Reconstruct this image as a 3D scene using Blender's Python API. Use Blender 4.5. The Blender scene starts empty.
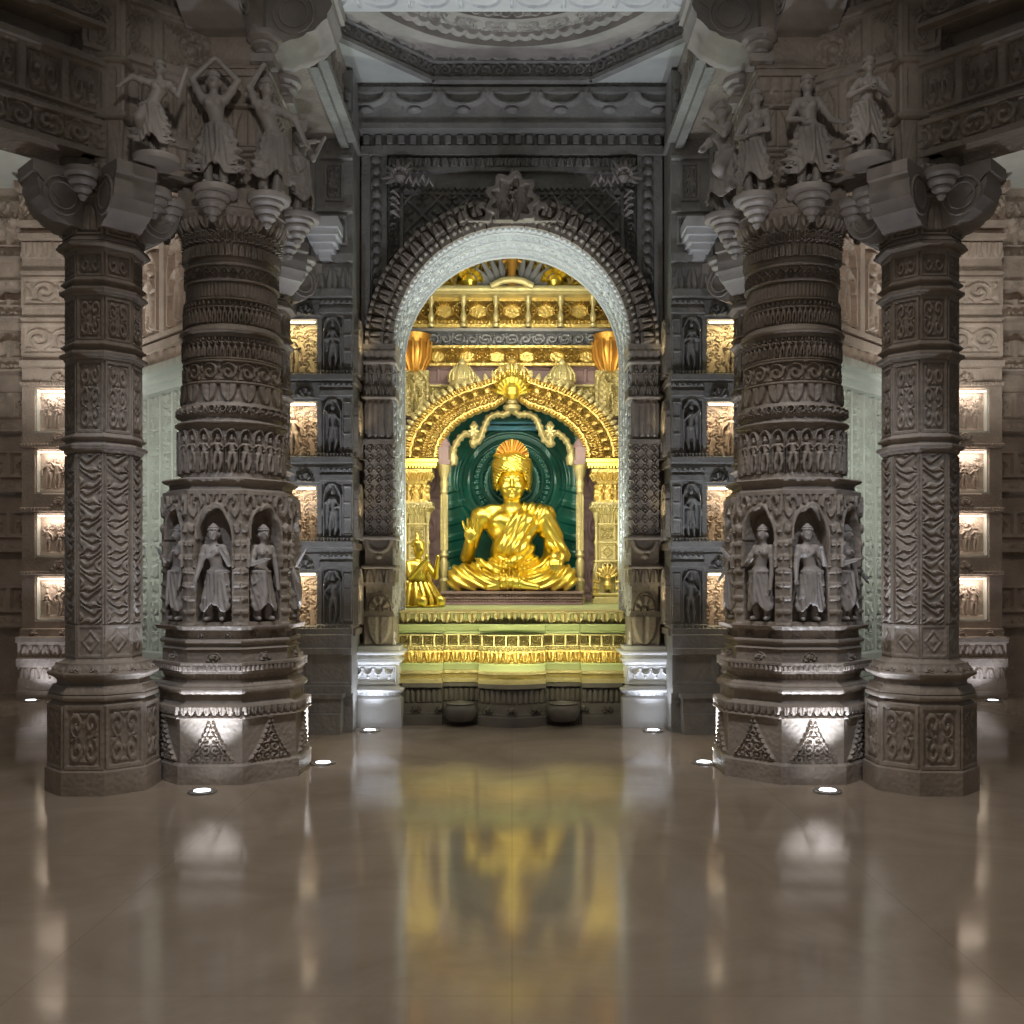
import bpy, math, random
import numpy as np
PI = math.pi
random.seed(7); rng = np.random.default_rng(7)
C = bpy.context.scene.collection
scn = bpy.context.scene

# ------------------------------------------------------------------ camera
cam = bpy.data.cameras.new('camera'); camo = bpy.data.objects.new('camera', cam); C.objects.link(camo)
camo.location = (0, 0, 1.6); camo.rotation_euler = (PI/2, 0, 0)
cam.sensor_width = 36; cam.lens = 36*1000/1024; cam.shift_y = (575-512)/1024; cam.clip_start = .05
scn.camera = camo
# ------------------------------------------------------------------ world, exposure
w = bpy.data.worlds.new('hall'); scn.world = w; w.use_nodes = True
bg = w.node_tree.nodes['Background']; bg.inputs[0].default_value = (.95, .92, .88, 1); bg.inputs[1].default_value = .062
vs = scn.view_settings; vs.view_transform = 'Standard'; vs.look = 'None'; vs.gamma = 1; vs.use_curve_mapping = False
vs.exposure = 0.0
cy = scn.cycles; cy.max_bounces = 5; cy.diffuse_bounces = 3; cy.glossy_bounces = 3; cy.transmission_bounces = 1
cy.caustics_reflective = False; cy.caustics_refractive = False; cy.sample_clamp_indirect = 3.0; cy.use_denoising = True
COOL = (.80, .87, 1); GOLDL = (1, .92, .66)

def light(kind, loc, target, energy, color, size=.2, angle=60, blend=.6, sy=None):
    l = bpy.data.lights.new('lamp', kind); l.energy = energy; l.color = color
    o = bpy.data.objects.new('lamp', l); C.objects.link(o); o.location = loc
    d = np.array(target, float)-np.array(loc, float); d /= np.linalg.norm(d)
    import mathutils
    o.rotation_euler = mathutils.Vector(d).to_track_quat('-Z', 'Y').to_euler()
    if kind == 'SPOT': l.spot_size = math.radians(angle); l.spot_blend = blend; l.shadow_soft_size = size
    elif kind == 'AREA':
        l.size = size
        if sy: l.shape = 'RECTANGLE'; l.size_y = sy
    else: l.shadow_soft_size = size
    return o

# unseen hall spots over the viewer, added shrine lights without fixtures and the lamps that wash the arch soffit
for s in (-1, 1):
    light('SPOT', (s*2.2, 3.0, 7.4), (s*2.27, 7.7, 1.75), 520, COOL, .12, 19, .5)
    light('SPOT', (s*.6, 2.5, 5.2), (s*2.2, 7.8, 5.1), 150, (1, .95, .9), .15, 24, .8)  # added fill for the dancer statues, no fixture
light('SPOT', (0, 4.2, 9.5), (0, 4.9, 0), 900, (1, .91, .82), .8, 78, .6)  # unseen overhead spot added to brighten the floor
light('AREA', (0, 10.25, .80), (0, 10.98, .98), 10, (1, .95, .55), 2.1, sy=.03)       # added strip light without a fixture, brightens the platform front
for s in (-1, 1):
    light('SPOT', (s*4.0, 7.5, 6.0), (s*5.2, 13.0, 4.0), 120, (1, .84, .68), .4, 80, .9)
    light('SPOT', (s*5.4, 11.2, 3.0), (s*5.9, 12.2, 6.75), 170, (.95, .95, .88), .3, 130, .9)   # washes the aisle ceiling
    light('SPOT', (s*1.2, 10.0, 5.9), (s*.6, 9.9, 8), 2.4, COOL, .2, 150, .9)            # washes the porch ceiling
    light('SPOT', (s*5.0, 10.0, 2.6), (s*3.8, 11.4, 2.4), 75, (.92, 1, .88), .15, 120, .8)    # side door washers
    light('AREA', (s*1.2, 12.0, 3.6), (s*.45, 14.3, 2.6), 24, GOLDL, .8)
    light('SPOT', (s*.75, 11.8, 1.35), (s*.9, 11.1, 5.0), 170, (.85, 1, .92), .05, 110, .9)  # soffit wash
    light('SPOT', (s*1.1, 13.2, 1.35), (s*.9, 14.6, 4.0), 16, GOLDL, .1, 110, .8)
light('AREA', (0, 12.5, 5.0), (0, 14.5, 3.4), 32, GOLDL, .7)  # free-hanging light added for the gilding, no ceiling fixture
light('AREA', (0, 11.9, 3.6), (0, 13.9, 1.7), 22, (1, .96, .75), .7)

# ------------------------------------------------------------------ materials
def nd(nt, t, **k):
    n = nt.nodes.new(t)
    for a, b in k.items(): setattr(n, a, b)
    return n
def mat(name, col, rough=.6, metal=0, var=.25, col2=None, scale=3.0, bump=.15, bscale=60, emit=None, coat=0, carve=0):
    m = bpy.data.materials.new(name); m.use_nodes = True; nt = m.node_tree; b = nt.nodes['Principled BSDF']
    tc = nd(nt, 'ShaderNodeTexCoord')
    n = nd(nt, 'ShaderNodeTexNoise'); n.inputs['Scale'].default_value = scale; n.inputs['Detail'].default_value = 8
    n.inputs['Roughness'].default_value = .62
    nt.links.new(tc.outputs['Object'], n.inputs['Vector'])
    r = nd(nt, 'ShaderNodeValToRGB'); r.color_ramp.elements[0].position = .3; r.color_ramp.elements[1].position = .7
    c2 = col2 or tuple(min(1, c*(1+var)) for c in col); c1 = tuple(c*(1-var) for c in col)
    r.color_ramp.elements[0].color = (*c1, 1); r.color_ramp.elements[1].color = (*c2, 1)
    nt.links.new(n.outputs['Fac'], r.inputs['Fac']); nt.links.new(r.outputs['Color'], b.inputs['Base Color'])
    b.inputs['Roughness'].default_value = rough; b.inputs['Metallic'].default_value = metal
    if coat: b.inputs['Coat Weight'].default_value = coat; b.inputs['Coat Roughness'].default_value = .1
    if bump:
        n2 = nd(nt, 'ShaderNodeTexNoise'); n2.inputs['Scale'].default_value = bscale; n2.inputs['Detail'].default_value = 4
        nt.links.new(tc.outputs['Object'], n2.inputs['Vector'])
        bp = nd(nt, 'ShaderNodeBump'); bp.inputs['Strength'].default_value = bump; bp.inputs['Distance'].default_value = .01
        nt.links.new(n2.outputs['Fac'], bp.inputs['Height']); nt.links.new(bp.outputs['Normal'], b.inputs['Normal'])
        if carve:
            vo = nd(nt, 'ShaderNodeTexVoronoi'); vo.feature = 'SMOOTH_F1'; vo.inputs['Scale'].default_value = 30
            nt.links.new(tc.outputs['Object'], vo.inputs['Vector'])
            b2 = nd(nt, 'ShaderNodeBump'); b2.inputs['Strength'].default_value = carve; b2.inputs['Distance'].default_value = .02; b2.invert = True
            nt.links.new(vo.outputs['Distance'], b2.inputs['Height']); nt.links.new(bp.outputs['Normal'], b2.inputs['Normal']); nt.links.new(b2.outputs['Normal'], b.inputs['Normal'])
    if emit: b.inputs['Emission Color'].default_value = (*emit[0], 1); b.inputs['Emission Strength'].default_value = emit[1]
    return m
M = dict(
    stone=mat('carved_stone', (.37, .315, .265), .46, carve=.38),
    stone2=mat('grey_stone', (.33, .32, .30), .45, carve=.4),
    pink=mat('rose_stone', (.50, .41, .35), .55, carve=.4),
    pale=mat('pale_marble', (.68, .70, .66), .4, var=.1),
    white=mat('white_marble', (.72, .72, .73), .4, var=.1),
    dark=mat('dark_stone', (.17, .155, .145), .45),
    statue=mat('statue_stone', (.42, .38, .35), .45),
    gold=mat('polished_gold', (1.0, .76, .15), .33, 1, var=.06, bump=.03, bscale=30),
    gilt=mat('gilded_carving', (.86, .64, .22), .42, .7, var=.12, bump=.1, carve=.5),
    orange=mat('orange_gold', (.82, .44, .10), .38, .8, var=.12),
    gilt2=mat('pale_gilding', (.74, .64, .33), .45, .5, var=.15, carve=.35),
    green=mat('green_gilt_marble', (.58, .66, .34), .4, .1, var=.1),
    teal=mat('teal_enamel', (.008, .12, .095), .3, .15, var=.3, coat=.4),
    tealdark=mat('dark_teal_enamel', (.02, .10, .08), .3, .2, var=.3),
    blue=mat('blue_enamel', (.03, .16, .24), .35, .2),
    mauve=mat('mauve_stone', (.34, .23, .25), .5),
    bluegrey=mat('blue_grey_enamel', (.36, .37, .42), .45, .2),
    metal=mat('brushed_metal', (.6, .6, .6), .3, .9),
    lampw=mat('lamp_glass_white', (.9, .9, .9), .3, emit=((.9, .95, 1), 9)),
    lampn=mat('lamp_tube_warm', (.9, .8, .6), .3, emit=((1, .82, .55), 5)),
    lampc=mat('lamp_tube_neutral', (.9, .85, .75), .3, emit=((1, .88, .72), 6)),
    black=mat('dark_opening', (.03, .028, .026), .8),
)
def floor_mat():
    m = bpy.data.materials.new('polished_marble_floor'); m.use_nodes = True; nt = m.node_tree; b = nt.nodes['Principled BSDF']
    tc = nd(nt, 'ShaderNodeTexCoord')
    n = nd(nt, 'ShaderNodeTexNoise'); n.inputs['Scale'].default_value = .9; n.inputs['Detail'].default_value = 9; n.inputs['Roughness'].default_value = .6
    n.inputs['Distortion'].default_value = 1.2
    nt.links.new(tc.outputs['Object'], n.inputs['Vector'])
    r = nd(nt, 'ShaderNodeValToRGB'); e = r.color_ramp.elements
    e[0].position = .32; e[0].color = (.36, .29, .225, 1); e[1].position = .70; e[1].color = (.50, .42, .34, 1)
    nt.links.new(n.outputs['Fac'], r.inputs['Fac'])
    br = nd(nt, 'ShaderNodeTexBrick'); br.offset = 0; br.inputs['Scale'].default_value = 1
    br.inputs['Brick Width'].default_value = 1.9; br.inputs['Row Height'].default_value = 1.9
    br.inputs['Mortar Size'].default_value = .004; br.inputs['Color1'].default_value = (1, 1, 1, 1)
    br.inputs['Color2'].default_value = (.95, .95, .94, 1); br.inputs['Mortar'].default_value = (.84, .82, .8, 1)
    nt.links.new(tc.outputs['Object'], br.inputs['Vector'])
    mx = nd(nt, 'ShaderNodeMixRGB', blend_type='MULTIPLY'); mx.inputs[0].default_value = 1
    nt.links.new(r.outputs['Color'], mx.inputs[1]); nt.links.new(br.outputs['Color'], mx.inputs[2])
    nt.links.new(mx.outputs[0], b.inputs['Base Color'])
    rr = nd(nt, 'ShaderNodeMapRange'); rr.inputs['To Min'].default_value = .06; rr.inputs['To Max'].default_value = .15
    nt.links.new(n.outputs['Fac'], rr.inputs['Value']); nt.links.new(rr.outputs[0], b.inputs['Roughness'])
    n2 = nd(nt, 'ShaderNodeTexNoise'); n2.inputs['Scale'].default_value = 2.0; n2.inputs['Detail'].default_value = 3
    nt.links.new(tc.outputs['Object'], n2.inputs['Vector'])
    bp = nd(nt, 'ShaderNodeBump'); bp.inputs['Strength'].default_value = .02; bp.inputs['Distance'].default_value = .05
    nt.links.new(n2.outputs['Fac'], bp.inputs['Height']); nt.links.new(bp.outputs['Normal'], b.inputs['Normal'])
    b.inputs['IOR'].default_value = 1.6
    return m
M['floor'] = floor_mat()

# ------------------------------------------------------------------ mesh helpers
def mesh_np(name, V, F, smooth=True, F3=None):
    V = np.asarray(V, np.float32).reshape(-1, 3); F = np.asarray(F, np.int32).reshape(-1, 4)
    me = bpy.data.meshes.new(name); me.vertices.add(len(V)); me.vertices.foreach_set('co', V.ravel())
    me.loops.add(F.size); me.loops.foreach_set('vertex_index', F.ravel())
    me.polygons.add(len(F)); me.polygons.foreach_set('loop_start', np.arange(len(F), dtype=np.int32)*4)
    me.update(calc_edges=True)
    me.polygons.foreach_set('use_smooth', np.full(len(F), bool(smooth)))
    me.update(); me.validate()
    return me
def grid_faces(nu, nv, wrap=False, off=0):
    i = np.arange(nu if wrap else nu-1)[:, None]; j = np.arange(nv-1)[None, :]
    a = i*nv+j; b = ((i+1) % nu)*nv+j
    return (np.stack([a, b, b+1, a+1], -1)+off).reshape(-1, 4)
class Geo:
    """collects quads of one mesh"""
    def __init__(s): s.V = []; s.F = []; s.n = 0
    def add(s, V, F):
        V = np.asarray(V, float).reshape(-1, 3); s.V.append(V); s.F.append(np.asarray(F).reshape(-1, 4)+s.n); s.n += len(V); return s
    def box(s, x0, x1, y0, y1, z0, z1, rot=0, c=(0, 0)):
        P = np.array([[x, y, z] for z in (z0, z1) for y in (y0, y1) for x in (x0, x1)], float)
        if rot:
            q = P.copy(); P[:, 0] = q[:, 0]*math.cos(rot)-q[:, 1]*math.sin(rot); P[:, 1] = q[:, 0]*math.sin(rot)+q[:, 1]*math.cos(rot)
        P[:, 0] += c[0]; P[:, 1] += c[1]
        return s.add(P, [[0, 2, 3, 1], [4, 5, 7, 6], [0, 1, 5, 4], [1, 3, 7, 5], [3, 2, 6, 7], [2, 0, 4, 6]])
    def lathe(s, prof, n=24, c=(0, 0, 0)):
        prof = np.array([(1e-4, prof[0][1])]+list(prof)+[(1e-4, prof[-1][1])], float)
        t = np.arange(n)*2*PI/n
        P = np.stack([prof[None, :, 0]*np.cos(t)[:, None], prof[None, :, 0]*np.sin(t)[:, None], np.broadcast_to(prof[None, :, 1], (n, len(prof)))], -1)+np.array(c)
        return s.add(P, grid_faces(n, len(prof), True))
    def tube(s, pts, r, n=10):
        """round tube through the points"""
        pts = np.array(pts, float); r = np.broadcast_to(r, (len(pts),)); T = np.gradient(pts, axis=0); T /= np.linalg.norm(T, axis=1)[:, None]+1e-9
        up = np.array([0, 1, 0.01]); A = np.cross(T, up); A /= np.linalg.norm(A, axis=1)[:, None]+1e-9; B = np.cross(T, A)
        t = np.arange(n)*2*PI/n
        P = pts[None]+r[None, :, None]*(np.cos(t)[:, None, None]*A[None]+np.sin(t)[:, None, None]*B[None])
        return s.add(P, grid_faces(n, len(pts), True))
    def extr(s, prof, y0, y1, M4=None):
        """closed polygon prof (x,z) extruded along y, ends fanned into quads"""
        p = np.array(prof, float)
        if len(p) % 2: p = np.concatenate([p, (p[-1:]+p[:1])/2])
        n = len(p); cpt = p.mean(0)
        V = [np.c_[p[:, 0], np.full(n, y), p[:, 1]] for y in (y0, y1)]+[np.array([[cpt[0], y0, cpt[1]], [cpt[0], y1, cpt[1]]])]
        V = np.concatenate(V); F = []
        for i in range(n):
            j = (i+1) % n; F.append([i, j, n+j, n+i])
        m = n-(n % 2)
        for i in range(0, n, 2):
            F.append([(i+2) % n if i+2 <= n else 0, (i+1) % n, i, 2*n]); F.append([n+i, n+(i+1) % n, n+((i+2) % n if i+2 <= n else 0), 2*n+1])
        if M4 is not None: V = V @ M4[0].T+M4[1]
        return s.add(V, F)
    def mesh(s, name, smooth=False): return mesh_np(name, np.concatenate(s.V), np.concatenate(s.F), smooth)

def sharp(me, deg=35):
    me.polygons.foreach_set('use_smooth', np.ones(len(me.polygons), bool))
    try: me.set_sharp_from_angle(angle=math.radians(deg))
    except Exception: pass
    return me
def obj(name, me, m, parent=None, world=True, loc=None):
    if isinstance(me, Geo): me = sharp(me.mesh(name))
    me.materials.clear(); me.materials.append(M[m] if isinstance(m, str) else m)
    o = bpy.data.objects.new(name, me); C.objects.link(o)
    if parent is not None:
        o.parent = parent
        if world:
            p = parent; L = np.zeros(3)
            while p is not None: L += np.array(p.location); p = p.parent
            o.location = tuple(-L)
    if loc is not None: o.location = loc
    return o
def thing(name, label, cat, loc, group=None, rz=0):
    o = bpy.data.objects.new(name, None); C.objects.link(o); o.location = loc; o.rotation_euler = (0, 0, rz)
    o['label'] = label; o['category'] = cat; o['kind'] = 'thing'
    if group: o['group'] = group
    o.empty_display_size = .1
    return o
def struct(name, me, m):
    o = obj(name, me, m); o['kind'] = 'structure'; return o
def dup(root, loc, label, rz=None, group=None):
    r = root.copy(); C.objects.link(r); r.location = loc; r['label'] = label
    if rz is not None: r.rotation_euler = (0, 0, rz)
    if group: r['group'] = group
    for ch in root.children:
        c = ch.copy(); C.objects.link(c); c.parent = r
        for g in ch.children:
            d = g.copy(); C.objects.link(d); d.parent = c
    return r

# ------------------------------------------------------------------ carving patterns: f(a,b,s) -> height 0..1 ; a in [-.5,.5], b in [0,1], s = width/height of the tile
def sm(x, a, b):
    t = np.clip((x-a)/(b-a+1e-9), 0, 1); return t*t*(3-2*t)
def p_none(a, b, s): return np.zeros(np.broadcast(a, b).shape)
def p_scroll(a, b, s):
    x = a*s; k = np.round(x); x = x-k; y = (b-.5)*np.where(k % 2 == 0, 1, -1)
    r = np.hypot(x, y)+1e-6; t = np.arctan2(y, x)
    arm = np.cos(t-r*17)
    h = sm(arm, -.15, .5)*(1-sm(r, .42, .5))
    lf = sm(np.cos(5*t+r*9), .0, .8)*sm(r, .40, .46)*(1-sm(np.abs(y), .42, .5))
    return np.maximum(h, lf*.8)
def p_arab(a, b, s):
    """mirrored, stacked spirals: symmetric foliage"""
    n = max(1, round(1/s)); y = b*n; k = np.floor(y); y = y-k-.5; x = np.abs(a)*2-.5
    y = y*np.where(k % 2 == 0, 1, -1)
    r = np.hypot(x, y)+1e-6; t = np.arctan2(y, x)
    h = sm(np.cos(t-r*15+.6), -.1, .5)*(1-sm(r, .46, .52))
    lf = sm(np.cos(6*t+r*14), .1, .8)*sm(r, .42, .5)
    e = (1-sm(np.abs(a), .44, .5))*(1-sm(np.abs(b-.5), .46, .5))
    return np.maximum(h, lf*.7)*e
def p_med(a, b, s):
    x = a*min(s, 1.6)/1.0; y = b-.5; r = np.hypot(x, y)+1e-6; t = np.arctan2(y, x)
    ring = 1-sm(np.abs(r-.40), .02, .06); ring2 = 1-sm(np.abs(r-.22), .01, .04)
    pet = sm(np.cos(8*t), -.3, .6)*sm(r, .22, .27)*(1-sm(r, .31, .36))
    boss = np.sqrt(np.clip(1-(r/.13)**2, 0, 1))
    cor = sm(np.cos(4*t+PI)*1.0, .1, .7)*sm(r, .46, .52)*sm(np.cos(r*60), -.6, .6)
    return np.maximum.reduce([ring, ring2*.8, pet*.7, boss, cor*.8])
def p_leaf(a, b, s):
    wd = .47*np.sqrt(np.clip(1-b**2.2, 0, 1)); ins = wd-np.abs(a)
    h = sm(ins, 0, .12)*(.55+.45*sm(np.abs(a), 0, .12))
    return np.maximum(h, .35*sm(np.abs(a), .40, .5)*sm(b, .5, .9))
def p_drop(a, b, s): return p_leaf(a, 1-b, s)
def p_bead(a, b, s):
    x = a*min(s, 1.2); y = b-.5; return np.sqrt(np.clip(1-(x*x+y*y)/.19, 0, 1))
def p_dent(a, b, s): return (1-sm(np.abs(a), .24, .32))*sm(b, .04, .12)*(1-sm(b, .88, .96))
def p_flute(a, b, s): return np.abs(np.cos(PI*a))**.7*sm(b, 0, .12)*(1-sm(b, .88, 1))
def p_diam(a, b, s):
    y = b-.5; d = np.abs(a)*2+np.abs(y)*2
    return np.maximum(1-sm(np.abs(d-.82), .06, .16), np.clip(1-d/.42, 0, 1)**.6)
def p_vine(a, b, s):
    """feathered S-shaped vine for tall panels"""
    y = b/s; wv = .2*np.sin(2*PI*y*.8); x = a-wv
    st = np.cos(2*PI*(y*3.4-2.2*x*np.sin(2*PI*y*.8+.6)+.35*np.cos(x*9)))
    e = (1-sm(np.abs(a), .36, .42))
    h = sm(st, -.2, .5)*e
    fr = (1-sm(np.abs(np.abs(a)-.47), .012, .03))
    return np.maximum(h, fr)*(1-sm(np.abs(b-.5), .485, .5))
def p_panel(inner):
    def f(a, b, s):
        mx = .08/ s if s > 1 else .08; my = .08*s if s < 1 else .08
        fr = np.maximum(sm(np.abs(a), .5-mx*1.5, .5-mx), sm(np.abs(b-.5), .5-my*1.5, .5-my))
        ia = a/(1-mx*3.6); ib = (b-.5)/(1-my*3.6)+.5
        ok = (np.abs(ia) < .5) & (np.abs(ib-.5) < .5)
        return np.maximum(np.where(ok, inner(np.clip(ia, -.5, .5), np.clip(ib, 0, 1), s)*.85, 0), fr*.8)
    return f
def rep(fn, n):
    def f(a, b, s):
        y = (a+.5)*n; return fn(y-np.clip(np.floor(y), 0, n-1)-.5, b, s/n)
    return f
def repv(fn, n):
    def f(a, b, s):
        y = b*n; return fn(a, y-np.clip(np.floor(y), 0, n-1), s*n)
    return f
def seg(x, y, x1, y1, x2, y2, r1, r2):
    dx, dy = x2-x1, y2-y1; t = np.clip(((x-x1)*dx+(y-y1)*dy)/(dx*dx+dy*dy+1e-9), 0, 1)
    d = np.hypot(x-x1-t*dx, y-y1-t*dy); r = r1+(r2-r1)*t
    return np.sqrt(np.clip(1-(d/r)**2, 0, 1))
POSES = [((-.06, .72, -.17, .60, -.09, .47), (.06, .72, .17, .85, .08, .95)), ((-.06, .72, -.18, .62, -.2, .42), (.06, .72, .15, .6, .05, .56)),
         ((-.06, .72, -.17, .82, -.12, .97), (.06, .72, .18, .6, .2, .44)), ((-.06, .72, -.15, .58, -.02, .62), (.06, .72, .15, .58, .02, .62))]
def fig2(x, y, k=0, sway=.02):
    """standing figure relief, x centred, y 0..1 foot to crown"""
    L = [seg(x, y, 0, .86, 0, .88, .055, .055), seg(x, y, 0, .93, 0, .99, .04, .02), seg(x, y, -.055, .72, .055, .72, .055, .055), seg(x, y, 0, .72, sway, .5, .075, .06),
         seg(x, y, sway-.04, .48, sway+.04, .48, .07, .07), seg(x, y, sway-.04, .46, -.06, .24, .06, .045), seg(x, y, -.06, .24, -.05, .03, .045, .03),
         seg(x, y, sway+.04, .46, .08, .24, .06, .045), seg(x, y, .08, .24, .05, .03, .045, .03)]
    for (x1, y1, x2, y2, x3, y3) in POSES[k % 4]:
        L += [seg(x, y, x1, y1, x2, y2, .032, .026), seg(x, y, x2, y2, x3, y3, .026, .024)]
    return np.maximum.reduce(L)
def p_fig(k=0):
    def f(a, b, s): return fig2(a*s if s < .9 else a*.6, b*1.06-.03, k)
    return f
def p_figs(a, b, s):
    """one figure under a small cusped arch"""
    f = fig2(a*min(s, .75)*.9, b*1.2-.04, 1); ar = arch2(a, b)
    return np.maximum(f, ar)
def arch2(a, b, t=.42, wd=.05):
    """cusped arch outline: posts and a trefoil head"""
    y = b; ph = .70
    th = np.arctan2(np.clip(y-ph, 0, 9), a); rr = np.hypot(a, (y-ph)*1.45)
    R = t*(.93+.07*np.abs(np.cos(th*2.5)))
    head = (1-sm(np.abs(rr-R), wd*.6, wd))*(y > ph); post = (1-sm(np.abs(np.abs(a)-t), wd*.6, wd))*(y <= ph)
    return np.maximum(head, post)
def p_tri(a, b, s):
    """tall bell shaped foliate triangle"""
    x = a*s; wd = .54*(1-b)**1.7+.02; ins = (wd-np.abs(x)*1.05)*(b < .95)
    edge = (1-sm(np.abs(ins), .015, .035))*sm(np.cos(b*60), -1.6, .2)
    body = sm(ins, .04, .06)
    ya = b*5; k = np.floor(ya); yy = ya-k-.5; xx = np.abs(x)*5; xx = xx-np.floor(xx)-.5; r = np.hypot(xx, yy); t = np.arctan2(yy, xx)
    fil = sm(np.cos(t*1-r*13+k), -.1, .5)
    return np.maximum(edge, body*fil*.8)*sm(b, .02, .06)
def p_lat(a, b, s):
    x = a*s*3.2; y = b*3.2; u = (x+y)/1.2; v = (x-y)/1.2
    du = np.abs(u-np.round(u)); dv = np.abs(v-np.round(v))
    ln = np.maximum(1-sm(du, .04, .09), 1-sm(dv, .04, .09)); uu = u-np.floor(u)-.5; vv = v-np.floor(v)-.5
    return np.maximum(ln, .7*np.sqrt(np.clip(1-(uu*uu+vv*vv)/.05, 0, 1)))
def p_lat2(n):
    def f(a, b, s):
        x = a*s*n; y = b*n; u = x+y; v = x-y; du = np.abs(u-np.round(u)); dv = np.abs(v-np.round(v))
        uu = u-np.floor(u)-.5; vv = v-np.floor(v)-.5; r = np.hypot(uu, vv); t = np.arctan2(vv, uu)
        return np.maximum(np.maximum(1-sm(du, .04, .10), 1-sm(dv, .04, .10)), sm(np.cos(4*t), -.2, .6)*(1-sm(r, .28, .34))*.8)
    return f
def p_line(a, b, s): return 1-sm(np.abs(b-.5), .3, .5)+0*a
def p_zig(a, b, s): return 1-sm(np.abs(b-.5-.3*(1-4*np.abs(a))), .06, .16)
def p_crest(a, b, s):
    x = a*s; d = np.hypot(x, b*.8); t = np.arctan2(b, x+1e-6)
    return (1-sm(d, .55, .62))*(.45+.55*sm(np.cos(t*9), -.3, .5))*sm(np.abs(np.cos(d*9)), .1, .5)
def p_swag(a, b, s):
    r = np.hypot(a*1.0, (b-1)*.9); return np.maximum(1-sm(np.abs(r-.42), .03, .09), np.sqrt(np.clip(1-((a)**2+(b-.35)**2*1.2)/.02, 0, 1)))

# ------------------------------------------------------------------ column builder
def plan_pts(kind, nu):
    """returns unit base function P(a)->(nu,nv,2) and pattern arrays face coordinate in [-.5,.5] with face normals"""
    if kind == 'circle':
        t = (np.arange(nu)+.5)*2*PI/nu-PI/2; n = np.stack([np.cos(t), np.sin(t)], -1)
        fu = (np.arange(nu)+.5)/nu*8; fu = fu-np.floor(fu)-.5; fu = ((fu+1.0) % 1.0)-.5
        return (lambda a: n[:, None, :]*a[None, :, None]), fu, n, np.ones(nu)
    nf = {'oct': 8, 'square': 4}[kind]; m = nu//nf; tt = np.linspace(-.5, .5, m, endpoint=True)
    half = math.tan(PI/nf); F = []; N = []; U = []; T = []
    for f in range(nf):
        an = f*2*PI/nf-PI/2; nn = np.array([math.cos(an), math.sin(an)]); tg = np.array([-nn[1], nn[0]])
        F.append(nn[None]+2*half*tt[:, None]*tg[None]); N.append(np.repeat(nn[None], m, 0)); U.append(tt)
    F = np.concatenate(F); N = np.concatenate(N); U = np.concatenate(U)
    e = 1-sm(np.abs(U), .485, .5)
    return (lambda a: F[:, None, :]*a[None, :, None]), U, N, e
def tower(name, bands, kind='oct', nu=384, dz=.008, z0=0, cap=True, scale=(1, 1)):
    """bands: (height, a0, a1, shape, pattern, tiles per face, depth)"""
    Pf, U, N, e = plan_pts(kind, nu)
    zs = []; As = []; Hs = []; z = z0
    for bd in bands:
        hgt, a0, a1, sh, pat, nt_, dep = (list(bd)+[None]*7)[:7]
        d = dz if pat or sh != 'f' else max(dz, hgt)
        n = max(2, int(round(hgt/d))+1); b = np.linspace(0, 1, n)
        if sh == 'f': a = a0+(a1-a0)*b
        elif sh == 't': a = a0+(a1-a0)*b+hgt*.5*np.sqrt(np.clip(1-(2*b-1)**2, 0, 1))
        elif sh == 'c': a = a0+(a1-a0)*b-hgt*.35*np.sin(PI*b)
        elif sh == 's': a = a0+(a1-a0)*sm(b, 0, 1)
        elif sh == 'q': a = a0+(a1-a0)*np.sqrt(np.clip(1-(1-b)**2, 0, 1))
        H = np.zeros((len(U), n))
        if pat:
            ntl = nt_ or 1; fa = (U+.5)*ntl; k = np.clip(np.floor(fa), 0, ntl-1); ta = fa-k-.5
            side = 2*math.tan(PI/({'oct': 8, 'square': 4, 'circle': 8}[kind]))*(a0+a1)/2
            H = pat(ta[:, None], b[None, :], side/ntl/hgt)*dep*e[:, None]
        zs.append(z+hgt*b); As.append(a); Hs.append(H); z += hgt
    Z = np.concatenate(zs); A = np.concatenate(As); H = np.concatenate(Hs, 1)
    XY = Pf(A)+N[:, None, :]*H[:, :, None]
    V = np.concatenate([XY*np.array(scale), np.broadcast_to(Z[None, :, None], XY.shape[:2]+(1,))], -1)
    g = Geo(); nv = len(Z)
    if cap:
        V = np.concatenate([np.concatenate([V[:, :1, :2]*0, V[:, :1, 2:]], -1), V, np.concatenate([V[:, :1, :2]*0, V[:, -1:, 2:]], -1)], 1); nv += 2
    g.add(V, grid_faces(V.shape[0], nv, True))
    return sharp(g.mesh(name), 50)

# relief on an arbitrary patch: P (nu,nv,3), H (nu,nv)
def relief(name, P, H, thick=.06, sign=1, deg=50, cap=True):
    du = np.gradient(P, axis=0); dv = np.gradient(P, axis=1); N = np.cross(du, dv); N /= np.linalg.norm(N, axis=2)[..., None]+1e-9; N *= sign
    V = P+N*H[..., None]; nu, nv = V.shape[:2]
    B = P-N*thick
    W = np.full((nu+2, nv+2, 3), 0.); W[1:-1, 1:-1] = V
    W[0, 1:-1] = B[0]; W[-1, 1:-1] = B[-1]; W[1:-1, 0] = B[:, 0]; W[1:-1, -1] = B[:, -1]
    W[0, 0] = B[0, 0]; W[-1, 0] = B[-1, 0]; W[0, -1] = B[0, -1]; W[-1, -1] = B[-1, -1]
    F = grid_faces(nu+2, nv+2)
    if sign < 0: F = F[:, ::-1]
    g = Geo().add(W, F); K = [0, nv+1, (nu+1)*(nv+2)+nv+1, (nu+1)*(nv+2)]
    if cap: g.F.append(np.array([K if sign > 0 else K[::-1]]))
    return sharp(g.mesh(name), deg)
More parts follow.
